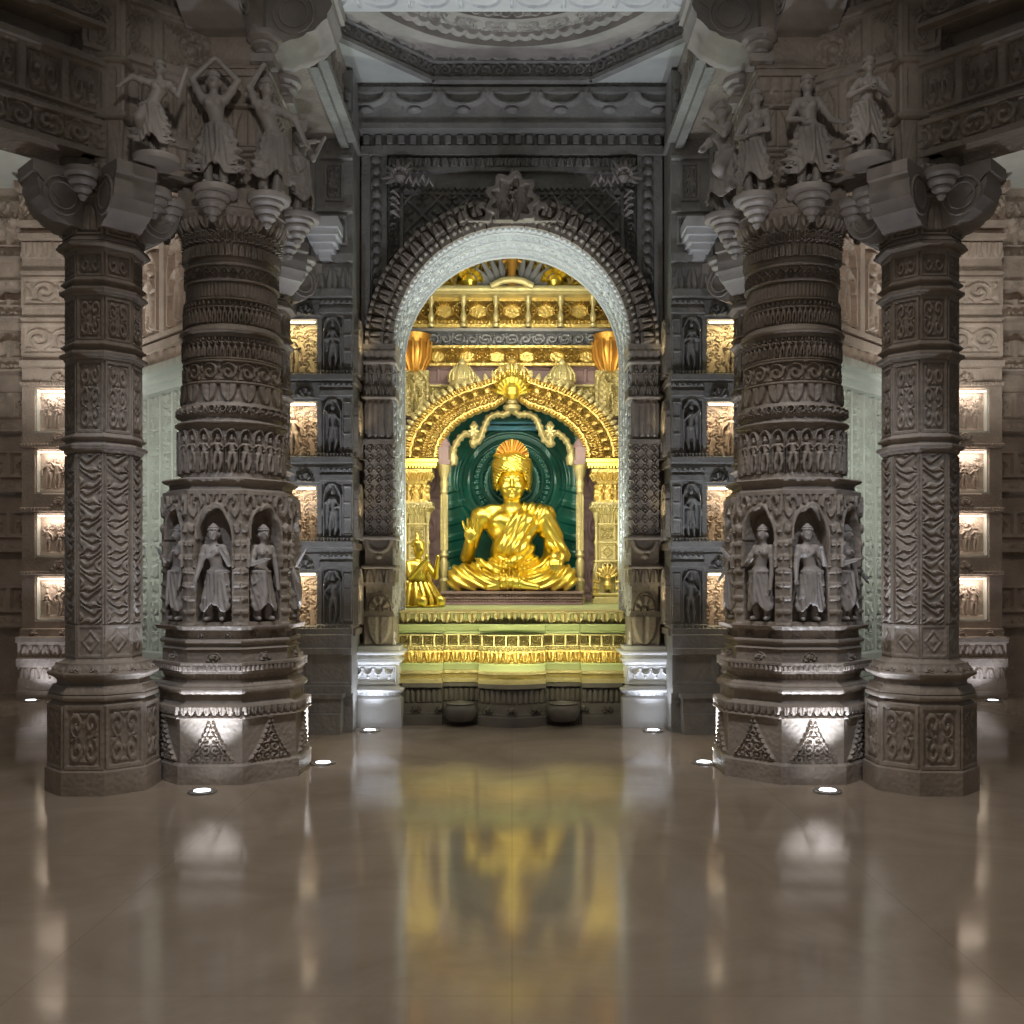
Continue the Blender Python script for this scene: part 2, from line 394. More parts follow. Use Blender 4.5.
def panel(name, o, u, wd, ht, fn, res=.008, thick=.06, tilt=0):
    """upright rectangular relief; o = lower left corner seen from the front, u = horizontal direction (x,y), front normal = u x z"""
    nu = max(2, int(wd/res)); nv = max(2, int(ht/res)); a = np.linspace(0, wd, nu)[:, None]; b = np.linspace(0, ht, nv)[None, :]
    u = np.array([u[0], u[1], 0.]); u /= np.linalg.norm(u); n = np.cross(u, [0, 0, 1.])
    P = np.array(o)[None, None]+a[..., None]*u+(b[..., None]*np.array([0, 0, 1.]))+0*a[..., None]
    H = fn(a+0*b, b+0*a)
    return relief(name, P, H, thick, 1)
def stack(bands, wd):
    """bands: (height, offset, pattern, tiles, depth, offset_end) -> function of metric (x,z) for panel()"""
    tot = sum(b[0] for b in bands)
    def fn(x, z):
        H = np.zeros_like(x); z0 = 0
        for bd in bands:
            h, off, pat, nt_, dep, off2 = (list(bd)+[None]*6)[:6]
            m = (z >= z0-1e-6) & (z <= z0+h); b = np.clip((z-z0)/h, 0, 1)
            hh = off+((off2-off)*b if off2 is not None else 0)
            if pat:
                fa = x/wd*nt_; k = np.clip(np.floor(fa), 0, nt_-1)
                hh = hh+pat(fa-k-.5, b, wd/nt_/h)*dep
            H = np.where(m, hh, H); z0 += h
        return H
    return fn, tot

# ------------------------------------------------------------------ SDF bodies, surfaced by surface nets: one continuous skin
class SDF:
    def __init__(s, lo, hi, res):
        s.lo = np.array(lo, float); s.res = res; s.n = np.ceil((np.array(hi)-s.lo)/res).astype(int)+1
        ax = [s.lo[i]+np.arange(s.n[i])*res for i in range(3)]; s.ax = [a.astype(np.float32) for a in ax]
        s.D = np.full(tuple(s.n), 9., np.float32)
    def win(s, lo, hi, m):
        sl = []
        for i in range(3):
            a = int(max(0, (lo[i]-m-s.lo[i])//s.res)); b = int(min(s.n[i], (hi[i]+m-s.lo[i])//s.res+2)); sl.append(slice(a, max(b, a+1)))
        return tuple(sl), s.ax[0][sl[0]][:, None, None], s.ax[1][sl[1]][None, :, None], s.ax[2][sl[2]][None, None, :]
    def mix(s, sl, d, k):
        o = s.D[sl]
        if k > 0: h = np.clip(.5+.5*(o-d)/k, 0, 1); s.D[sl] = o+(d-o)*h-k*h*(1-h)
        else: s.D[sl] = np.minimum(o, d)
    def cap(s, a, b, r1, r2=None, k=.03):
        r2 = r1 if r2 is None else r2; a = np.array(a, float); b = np.array(b, float); R = max(r1, r2)
        sl, X, Y, Z = s.win(np.minimum(a, b)-R, np.maximum(a, b)+R, k*1.5+s.res*3)
        ab = b-a; t = np.clip(((X-a[0])*ab[0]+(Y-a[1])*ab[1]+(Z-a[2])*ab[2])/(ab@ab+1e-9), 0, 1)
        s.mix(sl, np.sqrt((X-a[0]-t*ab[0])**2+(Y-a[1]-t*ab[1])**2+(Z-a[2]-t*ab[2])**2)-(r1+(r2-r1)*t), k); return s
    def ell(s, c, r, k=.03):
        c = np.array(c, float); r = np.array(r if hasattr(r, '__len__') else (r, r, r), float)
        sl, X, Y, Z = s.win(c-r, c+r, k*1.5+s.res*3)
        x, y, z = X-c[0], Y-c[1], Z-c[2]
        k0 = np.sqrt((x/r[0])**2+(y/r[1])**2+(z/r[2])**2); k1 = np.sqrt((x/r[0]**2)**2+(y/r[1]**2)**2+(z/r[2]**2)**2)+1e-6
        s.mix(sl, k0*(k0-1)/k1, k); return s
    def grid(s): return s.ax[0][:, None, None], s.ax[1][None, :, None], s.ax[2][None, None, :]
    def mesh(s, name, D=None):
        D = s.D if D is None else D
        D = np.pad(D, 1, constant_values=9.); ins = D < 0
        c = np.zeros(tuple(np.array(D.shape)-1), np.int8)
        for i in (0, 1):
            for j in (0, 1):
                for k in (0, 1): c += ins[i:D.shape[0]-1+i, j:D.shape[1]-1+j, k:D.shape[2]-1+k]
        act = (c > 0) & (c < 8); idx = np.full(act.shape, -1, np.int32); I = np.argwhere(act); idx[act] = np.arange(len(I))
        acc = np.zeros((len(I), 3)); cnt = np.zeros(len(I))
        co = [(0, 0, 0), (1, 0, 0), (0, 1, 0), (1, 1, 0), (0, 0, 1), (1, 0, 1), (0, 1, 1), (1, 1, 1)]
        for a in range(8):
            for b in range(a+1, 8):
                if sum(abs(co[a][q]-co[b][q]) for q in range(3)) != 1: continue
                va = D[I[:, 0]+co[a][0], I[:, 1]+co[a][1], I[:, 2]+co[a][2]]; vb = D[I[:, 0]+co[b][0], I[:, 1]+co[b][1], I[:, 2]+co[b][2]]
                m = (va < 0) != (vb < 0); t = np.where(m, va/(va-vb+1e-12), 0)
                p = np.array(co[a])[None]+t[:, None]*(np.array(co[b])-np.array(co[a]))[None]
                acc += p*m[:, None]; cnt += m
        V = (I+acc/cnt[:, None]-1)*s.res+s.lo
        F = []
        for ax in range(3):
            o1, o2 = [(1, 2), (2, 0), (0, 1)][ax]
            sh = list(D.shape); A = [slice(1, -1)]*3; B = [slice(1, -1)]*3; A[ax] = slice(0, -1); B[ax] = slice(1, None)
            a = ins[tuple(A)]; b = ins[tuple(B)]; e = np.argwhere(a != b); fl = a[tuple(e.T)]
            base = e.copy(); base[:, o1] += 1; base[:, o2] += 1
            d1 = np.zeros(3, int); d1[o1] = 1; d2 = np.zeros(3, int); d2[o2] = 1
            q = np.stack([idx[tuple((base-d1-d2).T)], idx[tuple((base-d2).T)], idx[tuple(base.T)], idx[tuple((base-d1).T)]], -1)
            q = np.where(fl[:, None], q, q[:, ::-1]); F.append(q)
        F = np.concatenate(F); F = F[(F >= 0).all(1)]
        return mesh_np(name, V, F, True)

def dancer(pose, h=1.0, res=.011):
    """free-standing dancer; pose: lists of arm joints, sway and leg lift. returns body, skirt, crown meshes"""
    s = SDF((-.42, -.28, -.02), (.42, .22, 1.28), res); sw = pose.get('sway', .03); hd = pose.get('head', .0)
    hip = np.array([sw, 0, .52]); ch = np.array([-sw*.5, 0, .74]); hc = np.array([ch[0]+hd, -.012, .93])
    s.ell(hip, (.105, .085, .08)).cap(hip, ch, .064, .072).ell(ch, (.092, .068, .082)).ell(ch+(-.042, -.052, .0), .038, .015).ell(ch+(.042, -.052, .0), .038, .015)
    s.cap(ch+(-.09, 0, .05), ch+(.09, 0, .05), .042, .042).cap(ch+(0, 0, .05), hc, .036, .036, .02)
    hc = hc+(0, 0, .012)
    s.ell(hc, (.058, .064, .072), .015).ell(hc+(0, -.022, -.042), (.036, .036, .032), .01).cap(hc+(0, -.062, .012), hc+(0, -.078, -.012), .009, .013, .006)
    for e in (-1, 1): s.ell(hc+(e*.060, 0, -.01), (.014, .018, .028), .005).ell(hc+(e*.024, -.058, .014), (.012, .008, .006), .003).cap(hc+(e*.008, -.06, .026), hc+(e*.036, -.052, .026), .005, .004, .004)
    s.ell(hc+(0, -.060, -.036), (.016, .008, .006), .004).ell(hc+(0, .045, .04), (.06, .055, .052), .01)
    kl, kr = pose.get('kneeL', (-.07, -.05, .28)), pose.get('kneeR', (.08, -.03, .27)); fl, fr = pose.get('footL', (-.06, 0, .04)), pose.get('footR', (.07, 0, .04))
    for sx, kn, ft in ((-1, kl, fl), (1, kr, fr)):
        s.cap(hip+(sx*.048, 0, -.02), kn, .075, .055).cap(kn, ft, .054, .034).cap(ft, np.array(ft)+(sx*.02, -.085, -.012), .030, .022, .01)
        s.cap(np.array(ft)+(-.0, 0, .03), np.array(ft)+(0, 0, .045), .042, .042, .004)
    for sx, key in ((-1, 'armL'), (1, 'armR')):
        sh = ch+(sx*.10, 0, .05); el, ha = pose[key]
        s.cap(sh, el, .038, .031, .015).cap(el, ha, .030, .021, .01)
        mid_ = sh*.5+np.array(el)*.5; s.cap(mid_-(0, 0, .004), mid_+(0, 0, .004), .040, .040, .003)
        d = np.array(ha)-np.array(el); d /= np.linalg.norm(d)
        s.ell(np.array(ha)+d*.022, (.023, .016, .026), .008)
        for q in range(4): s.cap(np.array(ha)+d*.034+(.0095*(q-1.5), 0, 0), np.array(ha)+d*(.068+.006*(q in (1, 2)))+(.013*(q-1.5), -.008, 0), .0088, .0068, .003)
        s.cap(np.array(ha)+d*.01, np.array(ha)+d*.035+(sx*.024, -.01, 0), .009, .007, .004)
    body = s.mesh('body')
    # pleated skirt with side flares
    sk = SDF((-.34, -.26, .1), (.34, .22, .62), res); mid = (np.array(kl)+np.array(kr))/2
    X, Y, Z = sk.grid(); t = np.clip((.54-Z)/.40, 0, 1); cx = sw+(mid[0]-sw)*t; cyy = mid[1]*.6*t
    an = np.arctan2(Y-cyy, X-cx); R = np.sqrt((X-cx)**2+((Y-cyy)*1.15)**2)
    rad = .106+.022*t+.007*np.sin(an*14+Z*26)+.10*t**.7*np.exp(-((np.abs(np.cos(an))-1)/.09)**2)*(.75+.25*np.cos(Z*75))*pose.get('flare', 1)
    D = np.maximum.reduce([np.abs(R-rad)-.012, Z-.555+0*X+0*Y, (.15+.05*np.sin(an*3))-Z]); sk.D = D.astype(np.float32)*.8
    for q in range(9): sk.cap((sw+.115*math.sin(-1.3+q*.325), -.095*math.cos(-1.3+q*.325), .535), (sw+.115*math.sin(-1.3+(q+1)*.325), -.095*math.cos(-1.3+(q+1)*.325), .535), .018, .018, .006)
    sk.cap((sw, -.11, .53), (sw+.01, -.135, .30), .020, .016, .01).cap((sw+.01, -.135, .30), (sw-.01, -.12, .20), .018, .028, .01)
    for e in (-1, 1): sk.cap((sw, -.105, .50), (sw+e*.11, -.07, .40), .012, .012, .006)
    skirt = sk.mesh('skirt')
    c = Geo(); hx = hc
    c.lathe([(.060, .035), (.067, .05), (.058, .062), (.060, .070), (.042, .085), (.030, .10), (.012, .115)], 16, tuple(hx))
    for a in np.linspace(0, 2*PI, 13)[:-1]: c.lathe([(.008, -.012), (.013, 0), (.008, .012)], 6, (ch[0]+.072*math.cos(a), ch[1]-.014+.066*math.sin(a), ch[2]+.055-.035*max(0, -math.sin(a))))
    crown = c
    return body, skirt, crown

# ================================================================== THE SETTING
def boxs(name, m, *b):
    g = Geo(); g.box(*b); return struct(name, g, m)
boxs('floor', 'floor', -11, 11, -3, 13.6, -.1, 0)
# ceiling slab with the octagonal opening of the porch dome
oc = (0, 8.45); oa = 2.02
g = Geo()
octp = [(oc[0]+oa/math.cos(PI/8)*math.cos(PI/8+k*PI/4), oc[1]+oa/math.cos(PI/8)*math.sin(PI/8+k*PI/4)) for k in range(8)]
outer = [(10.5, 13.7-1.2), (2.2, 13.7), (-2.2, 13.7), (-10.5, 12.5), (-10.5, 7.9), (-2.2, 6.4), (2.2, 6.4), (10.5, 7.9)]
outer = [(11, 10.5), (3, 13.8), (-3, 13.8), (-11, 10.5), (-11, 7.6), (-3, 6.3), (3, 6.3), (11, 7.6)]
V = []; F = []
for z in (6.78, 6.95):
    V += [(x, y, z) for x, y in octp]+[(x, y, z) for x, y in outer]
for k in range(8):
    j = (k+1) % 8; F += [[k, 8+k, 8+j, j], [16+k, 16+j, 24+j, 24+k], [k, j, 16+j, 16+k], [8+k, 24+k, 24+j, 8+j]]
g.add(V, F)
for s in (-1, 1): g.box(min(s*3, s*11), max(s*3, s*11), 10.4, 13.8, 6.80, 6.95)
struct('ceiling', g, 'pale')
# drum of the porch dome: eight carved inner faces, ring and rose
t = thing('porch_dome', 'shallow octagonal carved dome ceiling with round rosette in front of the arch', 'ceiling dome', (0, 8.45, 6.78))
for k in range(8):
    an = k*PI/4; n = np.array([math.cos(an), math.sin(an)]); u = np.array([n[1], -n[0]])*1.0
    side = 2*oa*math.tan(PI/8); u2 = -np.array([-n[1], n[0]])
    # inward facing: normal = -n = u x z  -> (uy,-ux) = -n
    u2 = np.array([n[1], -n[0]]); u2 = np.array([n[1], -n[0]])
    o = np.array(oc)+n*(oa-.02)-u2*side/2
    fn, H = stack([(.05, .03), (.14, 0, p_scroll, 6, .02), (.06, .04)], side)
    obj('drum_face', panel('drum_face', (o[0], o[1], 6.755), u2, side, H, fn, .012, .05), 'stone2', t)
r = np.linspace(.02, 2.35, 300)[:, None]; th = np.linspace(0, 2*PI, 481)[None, :]
Hc = np.zeros((300, 481))
def ringp(r0, r1, fn, nt_, dep, off):
    b = np.clip((r-r0)/(r1-r0), 0, 1); a = th/(2*PI)*nt_; a = a-np.floor(a)-.5
    m_ = (r >= r0) & (r < r1); return np.where(m_, off+fn(a, b, (r0+r1)*PI/nt_/(r1-r0))*dep, 0)
for q in [(.0, .35, p_med, 8, .05, -.05), (.35, .75, p_leaf, 16, .06, -.02), (.75, 1.15, p_arab, 24, .05, 0), (1.15, 1.22, p_none, 1, 0, .05), (1.22, 1.45, p_med, 28, .03, .0), (1.45, 1.56, p_flute, 70, .03, .03),
          (1.56, 1.70, p_none, 1, 0, .10), (1.70, 1.86, p_none, 1, 0, .06), (1.86, 2.4, p_arab, 30, .03, .0)]: Hc += ringp(*q)
P = np.stack([oc[0]+r*np.cos(th), oc[1]+r*np.sin(th), 6.99+0*r*th], -1)
obj('rosette', relief('rosette', P, Hc, .05, -1, cap=False), 'statue', t)

# ---- left/right mirrored panels
def mpanel(name, s, x0, x1, y, z0, ht, fn, res=.008, thick=.06):
    if s < 0: return panel(name, (x0, y, z0), (1, 0), x1-x0, ht, lambda a, b: fn(a+x0, b+z0), res, thick)
    return panel(name, (-x1, y, z0), (1, 0), x1-x0, ht, lambda a, b: fn(x1-a, b+z0), res, thick)
SIDE = {-1: 'left', 1: 'right'}
def band(x, z, x0, x1, z0, z1, fn, n, dep, off=0):
    m_ = (x >= x0) & (x <= x1) & (z >= z0) & (z <= z1); fa = (x-x0)/(x1-x0)*n; k = np.clip(np.floor(fa), 0, n-1)
    return np.where(m_, off+fn(fa-k-.5, np.clip((z-z0)/(z1-z0), 0, 1), (x1-x0)/n/(z1-z0))*dep, 0)

# ---- aisle walls with the lit relief recesses
PZ = [(1.02, 1.56), (1.86, 2.39), (2.69, 3.23), (3.49, 4.03)]
def aisle(x, z):
    H = np.zeros_like(x)
    B = lambda z0, z1, fn, n, dep, off=0, x0=-6.42, x1=-5.30: band(x, z, x0, x1, z0, z1, fn, n, dep, off)
    H += B(0, .10, p_none, 1, 0, .16)+B(.10, .26, p_none, 1, 0, .12)+B(.26, .40, p_leaf, 8, .03, .09)+B(.40, .52, p_none, 1, 0, .16)+B(.52, .72, p_panel(rep(p_leaf, 8)), 1, .03, .10)+B(.72, .80, p_none, 1, 0, .18)+B(.80, .90, p_crest, 3, .05, .06)
    for k, (a, b) in enumerate(PZ):
        H = np.where((z > a-.02) & (z < b+.02) & (x > -6.25) & (x < -5.60), -.14, H)
        H += B(b+.04, b+.09, p_dent, 26, .02, .07)+B(b+.09, b+.27, p_crest, 1, .06, .03, -6.15, -5.70)
    H += B(4.32, 4.40, p_none, 1, 0, .08)+B(4.47, 4.90, p_panel(rep(p_scroll, 3)), 1, .035, 0)+B(4.93, 4.97, p_none, 1, 0, .05)+B(5.1, 5.5, p_panel(rep(p_scroll, 2)), 1, .035, 0)+B(5.53, 5.57, p_none, 1, 0, .06)
    H += B(5.75, 5.95, p_drop, 8, .03, .03)+B(5.97, 6.05, p_none, 1, 0, .12)+B(6.12, 6.2, p_none, 1, 0, .16)+B(6.22, 6.55, p_diam, 6, .04, .08)+B(6.57, 6.7, p_dent, 30, .05, .2)
    return H
def aisle2(x, z):
    H = np.zeros_like(x); B = lambda z0, z1, fn, n, dep, off=0: band(x, z, -9.5, -6.4, z0, z1, fn, n, dep, off)
    for z0 in (.9, 1.9, 2.7, 3.5, 4.3, 5.0, 5.8):
        H += B(z0, z0+.05, p_none, 1, 0, .14)+B(z0+.05, z0+.14, p_leaf, 34, .04, .06)+B(z0+.2, z0+.55, p_panel(p_fig(1)), 9, .07, 0)
    for z0 in (4.75, 5.3): H = np.where((z > z0) & (z < z0+.14) & (x > -6.9) & (x < -6.5), -.14, H)
    H += B(6.22, 6.6, p_diam, 14, .04, .06)
    return H
for s in (-1, 1):
    g = mpanel('wall_'+SIDE[s], s, -6.42, -5.30, 13.1, 0, 6.8, aisle, .011, .5); struct('wall_'+SIDE[s], g, 'pink')
    g = mpanel('trim', s, -9.5, -6.42, 13.45, 0, 6.8, aisle2, .025, .2); struct('trim_%d' % (1+(s > 0)), g, 'pink')
    g = mpanel('trim', s, -5.30, -4.35, 12.6, 0, 6.8, lambda x, z: band(x, z, -5.3, -4.35, .9, 6.6, repv(p_panel(p_arab), 6), 1, .03), .02, .4); struct('trim_%d' % (3+(s > 0)), g, 'pink')
    rows = ['topmost', 'second from the top', 'third from the top', 'bottom']
    for k, (a, b) in enumerate(PZ[::-1]):
        cx = s*5.925; t = thing('relief_panel', '%s lit pink relief panel in the %s aisle wall beyond the columns' % (rows[k], SIDE[s]), 'relief panel', (cx, 13.2, a), 'lit relief panels in the aisle walls')
        def scene(x, z, q=k+4*(s > 0)):
            H = np.zeros_like(x); r_ = np.random.default_rng(q)
            for i in range(4):
                px_ = -.2+.13*i+r_.uniform(-.02, .02); sc = r_.uniform(.32, .42); H = np.maximum(H, fig2((x-px_)/sc, (z-.05)/sc, i+q)*.03)
            for i in range(16):
                px_, pz_, rr = r_.uniform(-.28, .28), r_.uniform(.25, .48), r_.uniform(.03, .07); d = np.hypot(x-px_, z-pz_)
                H = np.maximum(H, np.sqrt(np.clip(1-(d/rr)**2, 0, 1))*.016*(1+.4*np.cos(np.arctan2(z-pz_, x-px_)*7)))
            return H+.02*(1-sm(z, .02, .06))
        obj('carving', panel('carving', (cx-.31, 13.22, a), (1, 0), .62, b-a-.03, lambda x, z: scene(x-.31, z), .006, .02), 'pink', t)
        g = Geo()
        for e in (-1, 1): g.box(cx+e*.318-.012, cx+e*.318+.012, 13.12, 13.24, a-.015, b+.015)
        g.box(cx-.33, cx+.33, 13.12, 13.24, a-.022, a); obj('frame', g, 'pale', t)
        g = Geo(); g.tube([(cx-.29, 13.17, b-.012), (cx+.29, 13.17, b-.012)], .009, 8); obj('lamp_tube', g, 'lampc', t)
        light('AREA', (cx, 13.135, b-.03), (cx, 13.22, a+.15), 1.5, (1, .86, .72), .5, sy=.04)

# ---- side doors set in the diagonal walls between the columns
for s in (-1, 1):
    A = np.array([-4.5, 12.1]); B_ = np.array([-3.0, 10.6]); L = float(np.linalg.norm(B_-A))
    def dw(x, z):
        H = np.zeros_like(x); b = lambda x0, x1, z0, z1, fn, n, dep, off=0: band(x, z, x0, x1, z0, z1, fn, n, dep, off)
        H += b(0, L, 0, .12, p_none, 1, 0, .14)+b(0, L, .12, .30, p_leaf, 12, .04, .08)+b(0, L, .3, .42, p_none, 1, 0, .16)+b(0, L, .42, .6, p_flute, 20, .03, .08)+b(0, L, .6, .7, p_none, 1, 0, .14)
        for x0 in (0, .30, .60, .90, 1.2, 1.5, 1.8): H += b(x0, x0+.05, .7, 3.7, p_none, 1, 0, .05)+b(x0+.08, x0+.28, .7, 3.7, repv(p_arab, 7), 1, .06)
        H += b(0, L, 3.72, 3.80, p_none, 1, 0, .08)+b(0, L, 3.80, 3.9, p_none, 1, 0, .14)+b(0, L, 3.9, 4.0, p_dent, 40, .03, .2)
        return H
    def up(x, z):
        b = lambda x0, x1, z0, z1, fn, n, dep, off=0: band(x, z, x0, x1, z0, z1, fn, n, dep, off)
        return b(0, L, 4.0, 4.2, p_leaf, 10, .04, .05)+b(0, L, 4.2, 4.3, p_none, 1, 0, .1)+b(0, L, 4.35, 5.5, p_panel(p_figs), 3, .09)+b(0, L, 5.5, 5.6, p_none, 1, 0, .1)+b(0, L, 5.65, 6.6, rep(p_arab, 4), 1, .05)
    if s < 0: o, u, fl = A, B_-A, (lambda f: f)
    else: o, u, fl = np.array([3.0, 10.6]), np.array([1.5, 1.5]), (lambda f: (lambda x, z: f(L-x, z)))
    struct('door_%d' % (1+(s > 0)), panel('door', (o[0], o[1], 0), u, L, 4.0, fl(dw), .012, .3), 'pale')
    struct('trim_%d' % (5+(s > 0)), panel('trim', (o[0], o[1], 4.0), u, L, 2.8, fl(lambda x, z: up(x, z+4.0)), .014, .3), 'pink')

# ---- back wall: spandrels over the arch, frame and the heavy top beam
AC = 4.04; R0 = 1.265; R1 = 1.56
XW = 1.62
nu, nv = 400, 330
xs = np.linspace(-XW, XW, nu)[:, None]; v = np.linspace(0, 1, nv)[None, :]
za = AC+np.sqrt(np.clip(1.50**2-xs**2, 0, 9))-.02; Z = za+(6.32-za)*v; X = xs+0*v
P = np.stack([X, 0*X+10.78, Z], -1)
ax_ = np.abs(X); H = np.zeros_like(X)
for (x0, x1, f, dep, off) in ((1.52, 1.62, p_none, 0, .07), (1.40, 1.52, p_bead, .04, .03), (1.34, 1.40, p_none, 0, .05), (1.22, 1.33, p_scroll, .035, .01), (1.17, 1.21, p_none, 0, .03)):
    zz = Z/.12; k = zz-np.floor(zz)-.5
    m_ = (ax_ >= x0) & (ax_ < x1) & (Z < 6.18-(1.62-x1)*.0); H = np.where(m_, off+f(k, (ax_-x0)/(x1-x0), 1)*dep, H)
for (z0, z1, f, n, dep, off) in ((6.20, 6.32, p_dent, 26, .05, .04), (6.10, 6.20, p_none, 1, 0, .08), (5.98, 6.08, p_leaf, 34, .04, .04), (5.93, 5.98, p_none, 1, 0, .06), (5.72, 5.78, p_zig, 50, .03, .0)):
    lim = 1.62 if z0 > 6.05 else 1.33
    m_ = (Z >= z0) & (Z < z1) & (ax_ < lim); fa = (X+XW)/(2*XW)*n; H = np.where(m_, off+f(fa-np.floor(fa)-.5, (Z-z0)/(z1-z0), 2*XW/n/(z1-z0))*dep, H)
m_ = (ax_ < 1.16) & (Z < 5.70); H = np.where(m_, p_lat2(3.1)(X/1.0, Z, 1.0)*.04-.03, H)
struct('wall_back', relief('wall_back', P, H, .12, cap=False), 'stone2')
fn, Hh = stack([(.06, .06), (.05, .02), (.24, .03, p_swag, 7, .05, .09), (.06, .12), (.03, .08), (.10, .09, repv(p_diam, 2), 56, .02), (.04, .12)], 3.6)
struct('trim_7', panel('trim', (-1.8, 10.62, 6.32), (1, 0), 3.6, Hh-.12, fn, .008, .25), 'stone2')
fn, Hh = stack([(.4, 0), (.35, .0, p_scroll, 9, .05), (.05, .04), (.3, .02, p_leaf, 30, .04), (.05, .06)], 3.7)

# marble arch
t = thing('carved_arch', 'great round carved marble arch with white lit soffit framing the golden shrine', 'arch', (0, 10.65, 0))
th = np.linspace(PI, 0, 700)[:, None]; rr = np.linspace(0, 1, 44)[None, :]; Rr = R0+(R1-R0)*rr
P = np.stack([Rr*np.cos(th), 10.64+0*Rr*th, AC+Rr*np.sin(th)], -1)
H = np.zeros((700, 44))
for (b0, b1, f, n, dep, off) in ((0, .12, p_none, 1, 0, .03), (.12, .34, p_bead, 56, .05, .03), (.34, .42, p_none, 1, 0, .06), (.42, .84, p_leaf, 30, .07, .03), (.84, 1, p_flute, 60, .04, .05)):
    fa = (PI-th)/PI*n; m_ = (rr >= b0) & (rr <= b1); H = np.where(m_, off+f(fa-np.floor(fa)-.5, (rr-b0)/(b1-b0), PI*1.4/n/((b1-b0)*.32))*dep, H)
blk = (PI-th)/PI*30; H = H-.05*(1-sm(np.abs(blk-np.round(blk)), .02, .05))
obj('arch_band', relief('arch_band', P, H, .10, cap=False), 'stone', t)
# soffit: jambs and vault in one
path = [(-R0, z, 1, 0) for z in np.linspace(.62, AC, 240)]+[(R0*math.cos(a), AC+R0*math.sin(a), -math.cos(a), -math.sin(a)) for a in np.linspace(PI, 0, 420)[1:-1]]+[(R0, z, -1, 0) for z in np.linspace(AC, .62, 240)]
path = np.array(path); yy = np.linspace(10.66, 11.62, 84)[None, :]
P = np.stack([path[:, 0:1]+0*yy, yy+0*path[:, 0:1], path[:, 1:2]+0*yy], -1)
sl = np.arange(len(path))*.0145; b = (yy-10.66)/.96; H = np.zeros((len(path), 84))
for (b0, b1, f, tl, dep, off) in ((0, .10, p_flute, .10, .025, 0), (.10, .16, p_none, 1, 0, .03), (.18, .38, p_med, .19, .03, 0), (.38, .44, p_none, 1, 0, .03), (.46, .68, p_scroll, .21, .03, 0), (.68, .73, p_none, 1, 0, .03), (.75, .90, p_diam, .14, .03, 0), (.92, 1, p_none, 1, 0, .035)):
    fa = sl[:, None]/tl; m_ = (b >= b0) & (b <= b1); H = np.where(m_, off+f(fa-np.floor(fa)-.5, (b-b0)/(b1-b0), tl/((b1-b0)*.96))*dep, H)
dirn = np.cross(P[1, 0]-P[0, 0], P[0, 1]-P[0, 0]); sg = 1 if dirn[0] > 0 else -1
obj('soffit', relief('soffit', P, H*.8, .10, sg, cap=False), 'white', t)
# crown ornament
def crown(x, z):
    z = z-.0; d = np.hypot(x/.24, (z-.22)/.26); H = np.where(d < 1, .05, 0); th_ = np.arctan2(z-.22, x)
    H = np.maximum(H, (1-sm(np.abs(d-.95-.12*np.cos(th_*9)), .12, .22))*.10)
    H = np.maximum(H, fig2(x/.33, (z-.06)/.33, 0)*.10)
    for sx in (-1, 1):
        dd = np.hypot(x-sx*.34, z-.12); H = np.maximum(H, (dd < .17)*sm(np.cos(np.arctan2(z-.12, sx*x-.34)-dd*34), -.2, .5)*.07)
    H = np.maximum(H, seg(x, z, 0, .44, 0, .54, .06, .02)*.08)
    return H
g = panel('crown_ornament', (-.55, 10.60, 5.33), (1, 0), 1.1, .62, lambda a, b: crown(a-.55, b), .007, .05)
# keep only the raised part of the crown ornament
def trimflat(me, y, eps=.004):
    import bmesh
    bm = bmesh.new(); bm.from_mesh(me); kill = [f for f in bm.faces if all(abs(v.co.y-y) < eps or v.co.y > y for v in f.verts)]
    bmesh.ops.delete(bm, geom=kill, context='FACES'); 
    ed = [e for e in bm.edges if e.is_boundary]
    r_ = bmesh.ops.extrude_edge_only(bm, edges=ed); bmesh.ops.translate(bm, vec=(0, .05, 0), verts=[v for v in r_['geom'] if isinstance(v, bmesh.types.BMVert)])
    bm.to_mesh(me); bm.free(); return me
obj('crown_ornament', trimflat(g, 10.60), 'stone', t)
for s in (-1, 1):
    g = Geo()
    for q in range(9):
        a = -.4+q*.36; c_ = np.array([s*1.19, 10.70, 5.84]); dv = np.array([s*math.cos(a), 0, math.sin(a)])
        g.tube([c_+dv*.03, c_+dv*.10+(0, -.05, 0), c_+dv*(.17+.03*(q % 2))+(0, -.03, 0)], [.02, .032, .008], 8)
    for q in range(4): g.tube([(s*(1.14-.07*q), 10.70, 5.80-.03*(q % 2)), (s*(1.09-.07*q), 10.63, 5.84-.03*(q % 2)), (s*(1.05-.07*q), 10.70, 5.76)], [.02, .03, .01], 8); g.tube([(s*1.23, 10.70, 5.72-.07*q), (s*1.27, 10.63, 5.68-.07*q), (s*1.2, 10.70, 5.64-.07*q)], [.02, .03, .01], 8)
    g.lathe([(.03, -.05), (.06, 0), (.03, .05)], 14, (s*1.19, 10.66, 5.84)); obj('corner_ornament', g, 'statue', t)
